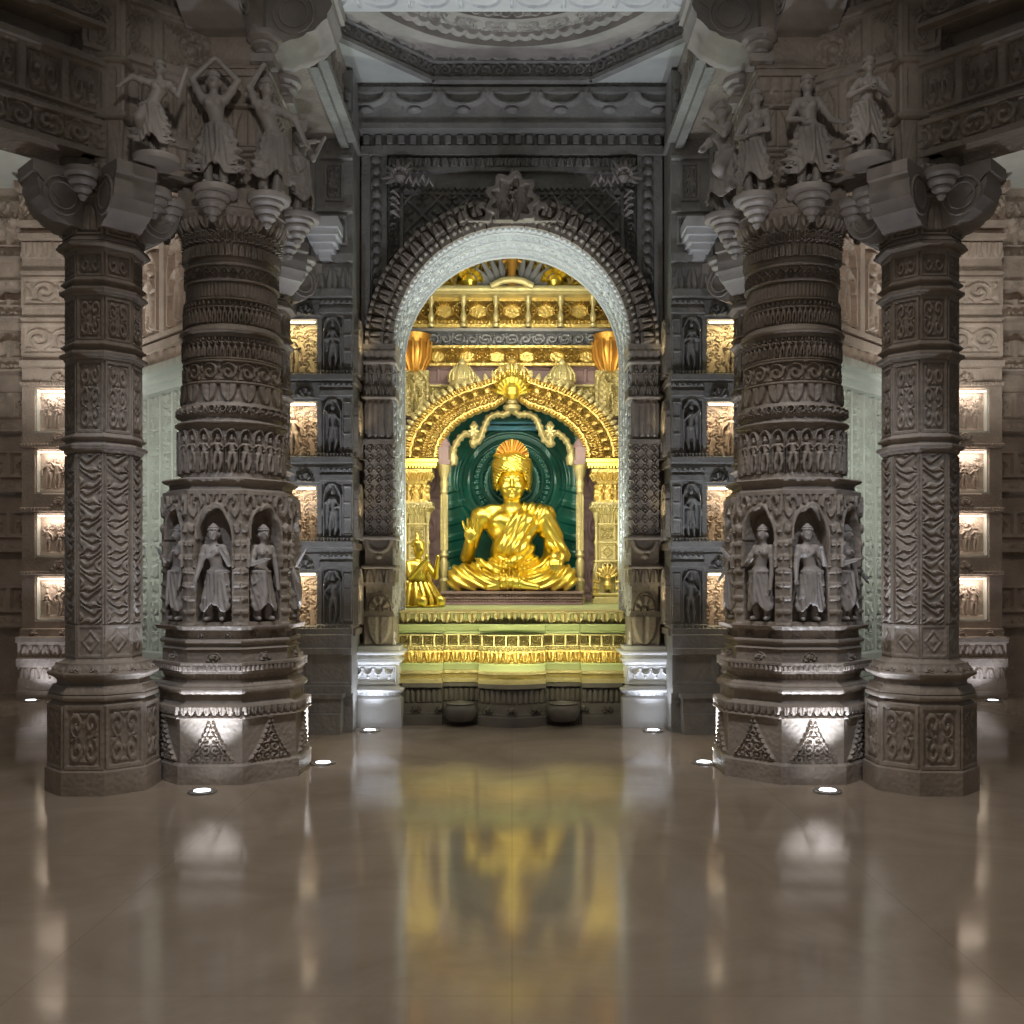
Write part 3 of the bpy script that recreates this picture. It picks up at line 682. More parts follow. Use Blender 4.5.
for s in (-1, 1):
    cx = s*1.415
    bands = [(.30, .175, .175, 'f', p_drop, 1, .03), (.06, .19, .17, 's'), (.26, .15, .16, 'f', p_crest, 1, .04), (.04, .185, .185, 'f'), (.14, .17, .17, 'f', p_leaf, 3, .03), (.04, .19, .19, 't'), (.26, .165, .165, 'f', p_swag, 1, .04), (.05, .19, .19, 't'),
             (.95, .165, .165, 'f', repv(rep(p_diam, 3), 9), 1, .03), (.05, .19, .19, 'f'), (.42, .15, .15, 'f', p_flute, 4, .035), (.04, .19, .19, 't'), (.10, .17, .17, 'f', p_leaf, 4, .03), (.22, .155, .165, 'f', p_fig(3), 3, .04), (.05, .19, .19, 't'), (.10, .17, .20, 's', p_flute, 5, .015), (.06, .20, .21, 'f')]
    tot = sum(b[0] for b in bands); k = 3.20/tot; bands = [(b[0]*k,)+tuple(b[1:]) for b in bands]
    me = tower('jamb_pilaster', bands, 'square', 192, .010, .85, scale=(.88, 1)); me.transform(__import__('mathutils').Matrix.Translation((cx, 10.80, 0)))
    obj('jamb_pilaster', me, 'stone', t)
    bands = [(.30, .30, .30, 'f'), (.03, .29, .27, 's'), (.04, .27, .28, 'f', p_dent, 8, .01), (.04, .30, .30, 't'), (.04, .28, .25, 's'), (.20, .25, .25, 'f', p_panel(rep(p_swag, 4)), 1, .03), (.04, .27, .29, 's'), (.03, .30, .30, 'f'), (.04, .28, .28, 'c'), (.05, .30, .31, 't'), (.04, .28, .28, 'f')]
    me = tower('jamb_base', bands, 'square', 240, .006, 0); me.transform(__import__('mathutils').Matrix.Translation((s*1.46, 10.78, 0)))
    obj('jamb_base', me, 'white', t)

# ================================================================== NICHE PIERS beside the arch
NZ = [(1.08, 1.62), (1.96, 2.50), (2.82, 3.36), (3.66, 4.20)]
def pierf(x, z):
    H = np.zeros_like(x); B = lambda x0, x1, z0, z1, fn, n, dep, off=0: band(x, z, x0, x1, z0, z1, fn, n, dep, off)
    H += B(-2.95, -1.72, 0, .2, p_none, 1, 0, .15)+B(-2.95, -1.72, .2, .36, p_none, 1, 0, .12)+B(-2.95, -1.70, .36, .40, p_none, 1, 0, .15)+B(-2.95, -1.62, .40, .48, p_none, 1, 0, .10)+B(-2.95, -1.62, .48, .80, p_panel(p_none), 3, .02, .06)+B(-2.95, -1.62, .80, .86, p_none, 1, 0, .13)+B(-2.95, -1.62, .86, 1.0, p_none, 1, 0, .09)
    for k, (a, b) in enumerate(NZ):
        H += B(-2.95, -1.62, a-.08, a-.02, p_none, 1, 0, .06)+B(-2.95, -1.62, a-.02, a+.02, p_dent, 40, .02, .03)
        H = np.where((x > -2.56) & (x < -1.99) & (z > a) & (z < b), -.22, H)
        H += B(-1.93, -1.73, a+.03, b+.03, lambda p, q, s_, k=k: np.maximum(fig2(p*.42, q*1.02, k)*1.0, arch2(p, q, .44, .06)), 1, .07, -.05)
        H += B(-1.72, -1.63, a+.05, b, repv(p_panel(p_none), 3), 1, .015, .01)
        H += B(-2.56, -1.95, b+.04, b+.20, p_crest, 2, .06, .02)+B(-1.95, -1.62, b+.06, b+.12, p_none, 1, 0, .03)+B(-1.95, -1.62, b+.15, b+.2, p_zig, 6, .02, .02)
    H += B(-2.95, -1.62, 4.42, 4.50, p_none, 1, 0, .08)+B(-2.95, -1.62, 4.50, 4.72, p_leaf, 10, .04, .03)
    H += B(-2.0, -1.62, 4.78, 4.86, p_none, 1, 0, .06)+B(-1.95, -1.67, 4.95, 5.25, p_panel(p_med), 1, .03, .02)+B(-2.0, -1.62, 5.28, 5.32, p_none, 1, 0, .05)+B(-1.90, -1.72, 5.40, 5.78, p_panel(p_arab), 1, .03, .02)
    H += B(-2.0, -1.62, 5.82, 5.86, p_none, 1, 0, .04)+B(-1.95, -1.67, 6.1, 6.2, p_bead, 2, .05, .0)+B(-2.0, -1.62, 6.22, 6.3, p_none, 1, 0, .05)+B(-2.0, -1.64, 6.3, 6.5, repv(p_dent, 2), 6, .03, .03)
    H += B(-2.95, -2.0, 4.8, 6.5, repv(p_panel(p_arab), 3), 2, .04)
    return H
rows = ['topmost', 'second from the top', 'third from the top', 'lowest']
for s in (-1, 1):
    t = thing('niche_pier', 'tall stone pier with stacked lit niches between the %s columns and the arch' % SIDE[s], 'pier', (s*2.25, 10.3, 0))
    obj('front_face', mpanel('front_face', s, -2.95, -1.62, 10.18, 0, 6.74, pierf, .009, .4), 'stone2', t)
    def sf(a, z):
        H = np.zeros_like(a)
        for (z0, z1) in NZ: H = np.maximum(H, band(a, z, .04, .42, z0, z1+.05, lambda p, q, s_: np.maximum(fig2(p*.6, q*1.02, 2), arch2(p, q, .44, .05)), 1, .05, 0))+band(a, z, 0, .5, z0-.1, z0-.03, p_none, 1, 0, .03)
        return H
    if s < 0: me = panel('inner_face', (-1.625, 10.20, 0), (0, 1), .48, 6.76, sf, .009, .01)
    else: me = panel('inner_face', (1.625, 10.68, 0), (0, -1), .48, 6.76, lambda a, z: sf(.48-a, z), .009, .01)
    obj('inner_face', me, 'stone', t)
    # cushion bracket on the pier
    g = Geo(); g.box(s*1.88-.17, s*1.88+.17, 9.80, 10.2, 5.02, 5.12)
    for q, (wd, z0, z1) in enumerate(((.16, 4.96, 5.02), (.13, 4.90, 4.96), (.10, 4.84, 4.90), (.06, 4.78, 4.84))): g.box(s*1.88-wd, s*1.88+wd, 10.12-wd*1.7, 10.2, z0, z1)
    obj('bracket', g, 'white', t)
    for k, (a, b) in enumerate(NZ[::-1]):
        cx = s*2.275; c2 = thing('niche_relief', '%s warm lit niche carving in the %s pier' % (rows[k], SIDE[s]), 'niche carving', (cx, 10.35, a), 'lit niche carvings in the piers beside the arch')
        def nr(x, z, q=k):
            x = x-.285; H = fig2(x/.46, (z-.02)/.46, q+1)*.05; d = np.hypot(x, z-.27); an = np.arctan2(z-.27, x)
            H = np.maximum(H, (d > .2)*.025*sm(np.cos(an*11+d*30), -.2, .6)); 
            xx = (x % .09)/.09-.5; zz = (z % .09)/.09-.5; return np.maximum(H, .02*sm(np.cos(np.arctan2(zz, xx)*3+np.hypot(xx, zz)*12), 0, .6)*(d > .12))
        obj('carving', panel('carving', (cx-.28, 10.395, a+.005), (1, 0), .56, b-a-.01, (lambda x, z: nr(x, z)) if s < 0 else (lambda x, z: nr(.56-x, z)), .006, .02), 'pink', c2)
        g = Geo(); g.tube([(cx-.26, 10.23, b-.014), (cx+.26, 10.23, b-.014)], .010, 8); obj('lamp_tube', g, 'lampn', c2)
        light('AREA', (cx, 10.25, b-.035), (cx+s*-.05, 10.39, a+.12), 2.6, (1, .80, .50) if k else (1, .84, .36), .45, sy=.04)
    for k, (a, b) in enumerate(NZ[::-1]):
        light('SPOT', (s*1.50, 10.40, b-.30), (s*1.63, 10.50, b-.05), .9, (1, .82, .45), .02, 110, .8)

# side beams from the columns to the back wall, lintel and diagonal hall beams
n7 = [8]
def tnum(): n7[0] += 1; return 'trim_%d' % n7[0]
for s in (-1, 1):
    fn, Hh = stack([(.06, .05), (.18, .02, p_scroll, 12, .03), (.05, .05), (.4, 0, p_panel(p_arab), 7, .04), (.05, .05)], 2.0)
    o, u = ((-1.74, 8.55), (0, 1)) if s < 0 else ((1.74, 10.55), (0, -1))
    struct(tnum(), panel('trim', (o[0], o[1], 6.04), u, 2.0, Hh, fn, .012, .4), 'stone')
    g = Geo(); g.box(min(s*1.58, s*1.66), max(s*1.58, s*1.66), 8.55, 10.5, 6.0, 6.06); g.box(min(s*1.66, s*1.74), max(s*1.66, s*1.74), 8.55, 10.5, 5.94, 6.02); struct(tnum(), g, 'stone2')
    # hall beam running out to the side and towards the viewer
    Lb = 3.2
    def beam(x, z):
        H = np.zeros_like(x); B = lambda z0, z1, f, n, dep, off=0: band(x, z, 0, Lb, z0, z1, f, n, dep, off)
        H += B(0, .05, p_none, 1, 0, .05)+B(.05, .23, p_scroll, 8, .03, .02)+B(.23, .27, p_none, 1, 0, .05)+B(.27, .31, p_bead, 50, .02, .0)+B(.31, .67, p_panel(p_arab), 11, .035, 0)+B(.67, .72, p_none, 1, 0, .05)
        H += B(.95, .99, p_none, 1, 0, .06)+B(.99, 1.31, p_med, 10, .035, 0)+B(1.31, 1.38, p_none, 1, 0, .06)+B(1.38, 1.7, p_scroll, 8, .035)+B(1.7, 2.1, p_leaf, 14, .04)
        xr = x if s > 0 else Lb-x
        for x0 in (.12, 1.5): H = np.where((z > .76) & (z < .92) & (xr > x0) & (xr < x0+.62), -.16, H)
        return H
    if s < 0: o, u = (-3.02-Lb*.7071, 7.40-Lb*.7071), (1, 1)
    else: o, u = (3.02, 7.40), (1, -1)
    struct(tnum(), panel('trim', (o[0], o[1], 4.67), u, Lb, 2.2, beam, .011, .35), 'stone')
    # short diagonal link between slim and great column
    fn, Hh = stack([(.05, .05), (.18, .02, p_flute, 14, .03), (.05, .05), (.5, 0, p_panel(p_arab), 3, .03), (.05, .05), (.4, 0, p_panel(p_med), 2, .03), (.06, .05), (.6, 0, p_leaf, 6, .04)], 1.1)
    o, u = ((-3.15, 7.32), (.82, .62)) if s < 0 else ((3.15-.872, 7.32+.66), (.82, -.62))
    struct(tnum(), panel('trim', (o[0], o[1], 4.67), u, 1.09, Hh, fn, .011, .3), 'stone')
fn, Hh = stack([(.06, .05), (.3, 0, p_scroll, 12, .03), (.2, .05)], 3.6)
struct(tnum(), panel('trim', (-1.75, 7.95, 6.36), (1, 0), 3.5, .56, fn, .012, .5), 'white')
def soff(x, y): return band(x, y, 0, 3.4, .02, .42, p_scroll, 8, .02)
P = np.stack([np.linspace(-1.7, 1.7, 340)[:, None]+np.zeros((1, 48)), 7.98+np.linspace(0, .44, 48)[None, :]+np.zeros((340, 1)), np.full((340, 48), 6.355)], -1)
struct(tnum(), relief('trim', P, soff(P[..., 0]+1.7, P[..., 1]-7.98), .02, -1 if np.cross(P[1, 0]-P[0, 0], P[0, 1]-P[0, 0])[2] > 0 else 1), 'white')

# ================================================================== COLUMNS
def mk_drum():
    def nic(a, b, s_):
        ph = .66; t_ = .33; th_ = np.arctan2(np.clip(b-ph, 0, 9), a); rr_ = np.hypot(a, (b-ph)*1.35); Rr_ = t_*(.90+.10*np.abs(np.cos(th_*2.5)))
        ins = np.where(b > ph, Rr_-rr_, t_-np.abs(a)); rec = sm(ins, 0, .03)*(b > .03)
        rim = (1-sm(np.abs(ins+.03), .015, .035))*(b > .45)
        post = (np.abs(a) > t_+.03)*sm(np.cos(b*60), .3, .9)*.15*(b < ph)
        sp = (ins < -.08)*(b > ph)*sm(np.cos(np.arctan2(b-.93, np.abs(a)-.36)*2-np.hypot(b-.93, np.abs(a)-.36)*50), -.1, .6)*.25
        return -rec+rim*.25+post+sp
    return nic
def corbel(g, cx, cy_, z, k=1.0):
    g.lathe([(.02*k, z-.25*k), (.04*k, z-.22*k), (.035*k, z-.20*k), (.075*k, z-.17*k), (.08*k, z-.15*k), (.07*k, z-.145*k), (.115*k, z-.11*k), (.12*k, z-.09*k), (.105*k, z-.085*k), (.15*k, z-.05*k), (.155*k, z-.03*k), (.15*k, z)], 20, (cx, cy_, 0))
def arm(g, cx, cy_, z, ang, R, h, w_, r0=.2):
    t_ = np.linspace(0, PI/2, 16); rid = 1+.018*np.cos(t_*22)
    pr = [(0, z)]+[(r0+(R-r0)*math.sin(a)*q, z+h*.72*(1-math.cos(a)*q)) for a, q in zip(t_, rid)]+[(R, z+h*.78), (R+.03, z+h*.80), (R+.03, z+h), (0, z+h)]
    ca, sa = math.cos(ang), math.sin(ang); Rm = np.array([[ca, -sa, 0], [sa, ca, 0], [0, 0, 1]])
    g.extr(pr, -w_/2, w_/2, (Rm, np.array([cx, cy_, 0])))
    # scroll roll on the cheeks
    for e in (-1, 1):
        for q in (.55, .38):
            c0 = np.array([cx, cy_, 0])+Rm @ np.array([r0+(R-r0)*.45, e*w_/2, z+h*.5])
            pts = [c0+Rm @ np.array([math.cos(a)*h*q*.6, e*.004, math.sin(a)*h*q*.6]) for a in np.linspace(0, 2*PI, 15)[:-1]]
            pts.append(pts[0]); g.tube(pts, .010, 6)

def great_pillar(label):
    t = thing('carved_pillar', label, 'column', (0, 0, 0), 'great columns')
    b = [(.14, .60, .60, 'f'), (.02, .60, .58, 's'), (.36, .575, .575, 'f', p_tri, 1, .03), (.07, .575, .575, 'f', p_drop, 8, .03), (.04, .575, .52, 'c'), (.05, .52, .52, 'f'), (.06, .54, .54, 't'), (.05, .55, .49, 's'), (.05, .48, .50, 'f', p_flute, 12, .012), (.02, .55, .55, 'f'), (.045, .555, .555, 'f', p_dent, 12, .018), (.02, .57, .57, 'f'),
         (.10, .50, .50, 'f', p_crest, 1, .04), (.04, .52, .49, 'c'), (.04, .50, .50, 't'), (.07, .48, .48, 'f', p_crest, 2, .03), (.03, .54, .555, 'f')]
    obj('base', tower('base', b, 'oct', 544, .006), 'stone', t)
    z1 = sum(q[0] for q in b)
    b = [(1.02, .505, .49, 'f', mk_drum(), 1, .12), (.03, .50, .50, 'f'), (.06, .49, .46, 'c'), (.04, .46, .50, 't')]
    obj('figure_drum', tower('figure_drum', b, 'oct', 480, .009, z1), 'stone', t)
    z2 = z1+sum(q[0] for q in b)
    b = [(.05, 0.409, 0.400, 'f'), (.34, 0.386, 0.386, 'f', p_figs, 3, .05), (.04, 0.400, 0.428, 's'), (.025, 0.437, 0.437, 't'), (.05, 0.419, 0.400, 'c'), (.07, 0.409, 0.409, 'f', p_scroll, 4, .035), (.03, 0.409, 0.391, 's'), (.14, 0.381, 0.372, 'f', p_drop, 2, .03), (.025, 0.391, 0.391, 't'), (.15, 0.367, 0.367, 'f', p_scroll, 2, .025), (.02, 0.381, 0.381, 't'), (.02, 0.377, 0.377, 't'), (.16, 0.363, 0.363, 'f', p_fig(2), 6, .035), (.03, 0.381, 0.381, 'f'), (.04, 0.395, 0.395, 't'), (.03, 0.391, 0.372, 's'),
         (.19, 0.353, 0.353, 'f', p_fig(1), 7, .035), (.02, 0.372, 0.372, 't'), (.13, 0.353, 0.353, 'f', p_flute, 9, .01), (.02, 0.372, 0.372, 't'), (.10, 0.349, 0.349, 'f', p_diam, 4, .03), (.03, 0.363, 0.363, 't'), (.05, 0.353, 0.344, 'c')]
    obj('shaft', tower('shaft', b, 'circle', 600, .007, z2), 'stone', t)
    z3 = z2+sum(q[0] for q in b); zt = 4.53
    b = [(.10, 0.344, 0.344, 'f', p_leaf, 6, .05), (.10, 0.344, 0.353, 'f', p_med, 5, .06), (zt-z3-.20-.12, 0.353, 0.391, 's', p_drop, 3, .05), (.06, 0.428, 0.446, 'f'), (.06, 0.465, 0.465, 'f')]
    obj('capital', tower('capital', b, 'circle', 480, .010, z3), 'stone', t)
    for k in range(8):
        g = Geo(); an = k*PI/4-PI/2; cx, cy_ = .54*math.cos(an), .54*math.sin(an); corbel(g, cx, cy_, 4.53, .86); obj('corbel', g, 'statue', t)
    b = [(.10, 0.335, 0.335, 'f'), (.30, 0.307, 0.307, 'f', p_panel(p_arab), 2, .03), (.05, 0.335, 0.335, 't'), (.30, 0.307, 0.307, 'f', p_leaf, 3, .04), (.04, 0.335, 0.335, 't'), (.08, 0.316, 0.353, 's', p_dent, 8, .02), (.12, 0.353, 0.353, 'f', p_flute, 8, .02), (.05, 0.372, 0.372, 'f'), (.10, 0.391, 0.335, 's'), (.62, 0.335, 0.335, 'f')]
    obj('upper_block', tower('upper_block', b, 'square', 320, .012, 4.53), 'stone', t)
    g = Geo()
    for k in range(4): arm(g, 0, 0, 5.84, k*PI/2, .86, .50, .46, .3)
    for k in range(4): g.box(-.09, .09, -.09, .09, 5.60, 5.66, 0, (.5*math.cos(k*PI/2-PI/4), .5*math.sin(k*PI/2-PI/4))); corbel(g, .5*math.cos(k*PI/2-PI/4), .5*math.sin(k*PI/2-PI/4), 5.84, .9)
    obj('bracket_head', g, 'statue', t)
    # eight niche figures
    poses = [dict(armL=((-.15, -.06, .60), (-.17, -.14, .46)), armR=((.16, -.05, .62), (.10, -.15, .76)), sway=.035, flare=.3), dict(armL=((-.16, -.05, .62), (-.06, -.14, .66)), armR=((.15, -.04, .60), (.15, -.08, .40)), sway=-.03, flare=.2)]
    me = [dancer(p, 1, .0115) for p in poses]
    import mathutils
    for k in range(8):
        body, sk, cr = me[k % 2]; an = k*PI/4
        nm = 'niche_figure'; body.name = nm
        o = obj(nm, body, 'statue', t, False); o.scale = (.72,)*3; o.rotation_euler = (0, 0, an); o.location = (.46*math.sin(an), -.46*math.cos(an), z1+.035)
        o2 = obj('skirt', sk, 'statue', o, False)
        if isinstance(cr, Geo): cr = sharp(cr.mesh('crown')); me[k % 2] = (body, sk, cr)
        obj('crown', cr, 'statue', o, False)
    return t

def slim_pillar(label):
    t = thing('slim_pillar', label, 'column', (0, 0, 0), 'slim octagonal columns')
    b = [(.17, .38, .38, 'f'), (.02, .38, .36, 's'), (.46, .352, .352, 'f', p_panel(p_arab), 1, .022), (.03, .35, .33, 's'), (.05, .34, .34, 't'), (.06, .36, .33, 's'), (.06, .31, .34, 'c'), (.04, .34, .35, 't'), (.06, .34, .31, 's', p_crest, 2, .02), (.04, .29, .25, 'c')]
    obj('base', tower('base', b, 'oct', 384, .008), 'stone', t); z1 = sum(q[0] for q in b)
    R = lambda: [(.03, .25, .265, 's'), (.04, .27, .27, 't'), (.03, .26, .26, 'c'), (.03, .265, .265, 't'), (.02, .265, .25, 's')]
    b = [(.24, .245, .245, 'f', p_panel(p_diam), 1, .01), (1.27, .24, .24, 'f', p_vine, 1, .018)]+R()+[(.53, .24, .24, 'f', p_panel(p_arab), 1, .02)]+R()+[(.32, .24, .24, 'f', p_panel(p_arab), 1, .02)]+R()
    rest = 3.98-z1-sum(q[0] for q in b); b += [(rest, .24, .24, 'f', p_panel(p_arab), 1, .02)]
    obj('shaft', tower('shaft', b, 'oct', 416, .008, z1), 'stone', t)
    b = [(.03, .26, .26, 'f'), (.04, .29, .29, 't'), (.05, .30, .26, 's'), (.26, .25, .25, 'f', p_panel(p_leaf), 1, .03), (.05, .27, .27, 't'), (.06, .29, .29, 'f', p_dent, 6, .015), (.15, .27, .27, 'f', p_flute, 5, .02)]
    obj('capital', tower('capital', b, 'oct', 320, .012, 3.98), 'stone', t)
    g = Geo()
    for k in range(4): arm(g, 0, 0, 4.14, PI/4+k*PI/2, .54, .42, .30, .22)
    obj('bracket_head', g, 'statue', t)
    for k in range(4):
        g = Geo(); an = k*PI/2-PI/2; corbel(g, .38*math.cos(an), .38*math.sin(an), 4.52, .85); obj('corbel', g, 'statue', t)
    b = [(.40, .22, .22, 'f', p_leaf, 2, .03), (.05, .24, .24, 't'), (.36, .22, .22, 'f', p_panel(p_none), 1, .02), (.05, .24, .24, 't'), (.42, .22, .22, 'f', p_panel(p_med), 1, .03), (.05, .24, .24, 't'), (.72, .22, .22, 'f', p_panel(p_arab), 1, .03)]
    obj('upper_block', tower('upper_block', b, 'square', 240, .014, 4.56), 'stone', t)
    return t
g0 = great_pillar('massive carved round column with figure niches on the left of the golden shrine'); g0.location = (-2.30, 8.22, 0)
dup(g0, (2.30, 8.22, 0), 'massive carved round column with figure niches on the right of the golden shrine')
s0 = slim_pillar('slim octagonal stone column in front of the left aisle, nearest the left edge'); s0.location = (-3.10, 7.60, 0)
dup(s0, (3.10, 7.60, 0), 'slim octagonal stone column in front of the right aisle, nearest the right edge')
dup(s0, (-2.32, 9.22, 0), 'slim stone column mostly hidden behind the massive left column')
dup(s0, (2.32, 9.22, 0), 'slim stone column mostly hidden behind the massive right column')

# ================================================================== DANCERS on the capitals
DP = [
 ((-2.58, 7.26, 4.60), .20, .68, 'stone dancer striding with bent raised arms above the left slim column', dict(armL=((-.24, -.08, .80), (-.33, -.12, .70)), armR=((.22, -.05, .66), (.30, -.12, .86)), sway=-.06, kneeL=(-.16, -.14, .34), footL=(-.12, .02, .14), flare=1.2)),
 ((-2.27, 7.66, 4.53), .10, .86, 'stone dancer with both hands joined overhead on the left great column', dict(armL=((-.20, -.03, .95), (-.05, -.03, 1.10)), armR=((.20, -.03, .95), (.05, -.03, 1.10)), sway=.03, flare=1.4)),
 ((-1.90, 7.82, 4.53), .75, .88, 'leaning stone dancer, one arm up, on the inner front of the left column', dict(armL=((-.22, -.05, .88), (-.12, -.07, 1.06)), armR=((.20, -.10, .72), (.28, -.12, .56)), sway=.06, flare=.9)),
 ((-1.75, 8.24, 4.53), 1.35, .80, 'stone dancer facing the porch from the inner side of the left column', dict(armL=((-.18, -.10, .66), (-.06, -.18, .72)), armR=((.20, -.06, .66), (.24, -.14, .84)), sway=-.04, flare=.8)),
 ((1.75, 8.24, 4.53), -1.2, .90, 'stone dancer holding a drum on the inner side of the right column', dict(armL=((-.18, -.12, .66), (-.08, -.2, .60)), armR=((.18, -.12, .66), (.06, -.2, .80)), sway=.05, kneeR=(.15, -.16, .36), footR=(.10, -.02, .18), flare=.7)),
 ((1.90, 7.82, 4.53), -.65, .80, 'stone dancer with hands folded low on the inner front of the right column', dict(armL=((-.16, -.06, .60), (-.04, -.15, .54)), armR=((.16, -.06, .60), (.04, -.15, .56)), sway=-.03, flare=.7)),
 ((2.27, 7.66, 4.53), -.12, .84, 'stone dancer playing cymbals in a flared skirt on the right great column', dict(armL=((-.18, -.04, .62), (-.08, -.17, .56)), armR=((.19, -.05, .60), (.26, -.16, .52)), sway=.02, flare=1.6)),
 ((2.58, 7.26, 4.60), -.1, .70, 'stone figure with folded arms above the right slim column', dict(armL=((-.20, -.05, .62), (-.04, -.16, .66)), armR=((.20, -.05, .62), (.05, -.17, .64)), sway=-.03, flare=1.1)),
]
for (loc, rz, sc, lab, pose) in DP:
    t = thing('dancer_statue', lab, 'statue', loc, 'dancer statues standing on the capitals', rz)
    body, sk, cr = dancer(pose, 1, .0105)
    for nm, me in (('body', body), ('skirt', sk), ('crown', cr)):
        o = obj(nm, me, 'statue', t, False); o.scale = (sc,)*3; o.location = (0, 0, .03)
    g = Geo(); g.lathe([(.16, -.02), (.17, 0), (.17, .02), (.14, .035)], 24); obj('plinth', g, 'statue', t, False)

# ================================================================== SHRINE
for s in (-1, 1):
    boxs(tnum(), 'pink', min(s*2.25, s*2.4), max(s*2.25, s*2.4), 11.62, 15.4, 0, 6.6)
    boxs(tnum(), 'pink', min(s*1.34, s*2.4), max(s*1.34, s*2.4), 11.45, 11.62, 0, 6.6)
boxs(tnum(), 'mauve', -2.4, 2.4, 15.25, 15.4, 0, 6.6)
boxs(tnum(), 'pale', -2.4, 2.4, 11.45, 15.4, 6.5, 6.6)
g = Geo()
ang = np.linspace(0, PI, 40)
for a, b in zip(ang[:-1], ang[1:]):
    x0, x1 = 1.34*math.cos(b), 1.34*math.cos(a); z0 = AC+1.34*math.sin((a+b)/2); g.box(min(x0, x1), max(x0, x1), 11.45, 11.62, z0, 6.5)
struct(tnum(), g, 'pink')

# dark stone plinth with bowls
def bow(x): return np.where(np.abs(x) < .36, .16+.14*np.cos(np.clip(x/.36, -1, 1)*PI/2), np.where(np.abs(x) < .74, 0, .12))
t = thing('stone_plinth', 'dark carved stone plinth with bowed middle at the foot of the golden platform', 'plinth', (0, 10.7, 0))
bands = [(.10, .03), (.03, .0), (.10, -.02, p_crest, 9, .05), (.17, -.03, p_flute, 40, .03), (.05, .03)]
fn, Hh = stack(bands, 2.3)
nx = 330; nz = 60; xs = np.linspace(-1.17, 1.17, nx)[:, None]; zs = np.linspace(0, Hh, nz)[None, :]
P = np.stack([xs+0*zs, 10.78-bow(xs)+0*zs, zs+0*xs], -1)
B_ = fn(xs+1.15+0*zs, zs+0*xs)
V = P.copy(); V[..., 1] -= B_
g = Geo(); W = np.concatenate([V[:, :1]+[0, 0, 0], V, V[:, -1:]], 1); W[:, 0, 1] = 11.5; W[:, -1, 1] = 11.5; g.add(W, grid_faces(nx, nz+2)); obj('riser', g, 'dark', t)
for s in (-1, 1):
    g = Geo(); g.lathe([(.08, 0), (.13, .01), (.16, .05), (.175, .10), (.165, .15), (.14, .175), (.15, .19), (.13, .20), (.11, .17), (.03, .16)], 32, (s*.545, 10.62, .05)); obj('bowl', g, 'dark', t)
# golden platform tiers
def tier(name, z0, bands, y0, wd, m, parent, bowk=1.0, res=.008):
    fn, Hh = stack(bands, 2*wd); nx = int(2*wd/res); nz = max(6, int(Hh/(res*.8))); xs = np.linspace(-wd, wd, nx)[:, None]; zs = np.linspace(0, Hh, nz)[None, :]
    V = np.stack([xs+0*zs, y0-bow(xs)*bowk-fn(xs+wd+0*zs, zs+0*xs), z0+zs+0*xs], -1)
    W = np.concatenate([V[:, :1], V, V[:, -1:]], 1); W[:, 0, 1] = 11.6; W[:, -1, 1] = 11.6
    g = Geo(); g.add(W, grid_faces(nx, nz+2)); return obj(name, g, m, parent)
t = thing('golden_platform', 'tiered golden platform with lotus and figure bands under the seated statue', 'platform', (0, 11, .45))
tier('slab', .45, [(.05, .02), (.05, -.02, None, 1, 0, .02), (.03, .04)], 10.76, 1.235, 'gilt2', t, .9)
tier('green_step', .58, [(.05, .04, None, 1, 0, -.04), (.02, -.05)], 10.84, 1.235, 'green', t, .8)
tier('lotus_band', .65, [(.11, .0, p_drop, 26, .05), (.025, .05)], 10.92, 1.235, 'gilt', t, .7)
tier('figure_band', .785, [(.04, .0, p_bead, 60, .02), (.13, -.03, rep(p_panel(p_med), 1), 19, .07)], 10.95, 1.23, 'gilt2', t, .7, .006)
tier('green_cornice', .955, [(.03, .03), (.06, .0, None, 1, 0, .04), (.02, .06)], 10.98, 1.235, 'green', t, .35)
tier('leaf_band', 1.065, [(.115, .0, p_drop, 17, .06), (.02, .05)], 11.0, 1.24, 'gilt2', t, 0, .006)
g = Geo(); g.box(-1.24, 1.24, 10.98, 11.64, 1.12, 1.195); g.box(-2.2, 2.2, 11.64, 15.2, .95, 1.195); obj('platform_top', g, 'green', t)

# mauve pedestal
t = thing('statue_pedestal', 'mauve carved pedestal block directly beneath the seated golden statue', 'pedestal', (0, 14, 1.195))
fn, Hh = stack([(.03, .04), (.05, .0, p_bead, 46, .02), (.02, .03), (.05, .0, p_leaf, 46, .02), (.03, .05)], 1.92)
obj('carved_front', panel('carved_front', (-.96, 13.5, 1.20), (1, 0), 1.92, Hh, fn, .007, .1), 'mauve', t)
g = Geo(); g.box(-.96, .96, 13.56, 14.85, 1.20, 1.375); obj('block', g, 'mauve', t)

# teal halo panel
t = thing('halo_panel', 'teal niche panel with concentric halo rings behind the golden statue', 'backdrop panel', (0, 15, 1.2))
nx, nz = 260, 400; xs = np.linspace(-.98, .98, nx)[:, None]; zs = np.linspace(1.2, 4.35, nz)[None, :]; X = xs+0*zs; Z = zs+0*xs
d = np.hypot(X, Z-2.98); an = np.arctan2(Z-2.98, X); H = .03*sm(np.cos(d*PI*2/.155), -.1, .5)*(d < .78)*(d > .28)+.015*np.cos(an*40)*(d > .42)*(d < .56)
H += .02*(d <= .28)*sm(np.cos(an*24), -.2, .5)+.05*sm(d, .78, .82)*(1-sm(d, .82, .86))
H += .03*(np.abs(X) > .70)*sm(np.cos(Z*26+np.abs(X)*8), 0, .6)*(Z < 2.9)
P = np.stack([X, 15.0-.25*sm(np.abs(X), .5, .98), Z], -1)
obj('panel', relief('panel', P, H*.6, .05, cap=False), 'teal', t)
g = Geo()
for rr_ in (.34, .46, .60, .76):
    tt_ = np.linspace(0, 2*PI, 91); g.tube([(rr_*math.cos(a), 14.93, 3.02+rr_*math.sin(a)) for a in tt_], .026, 8)
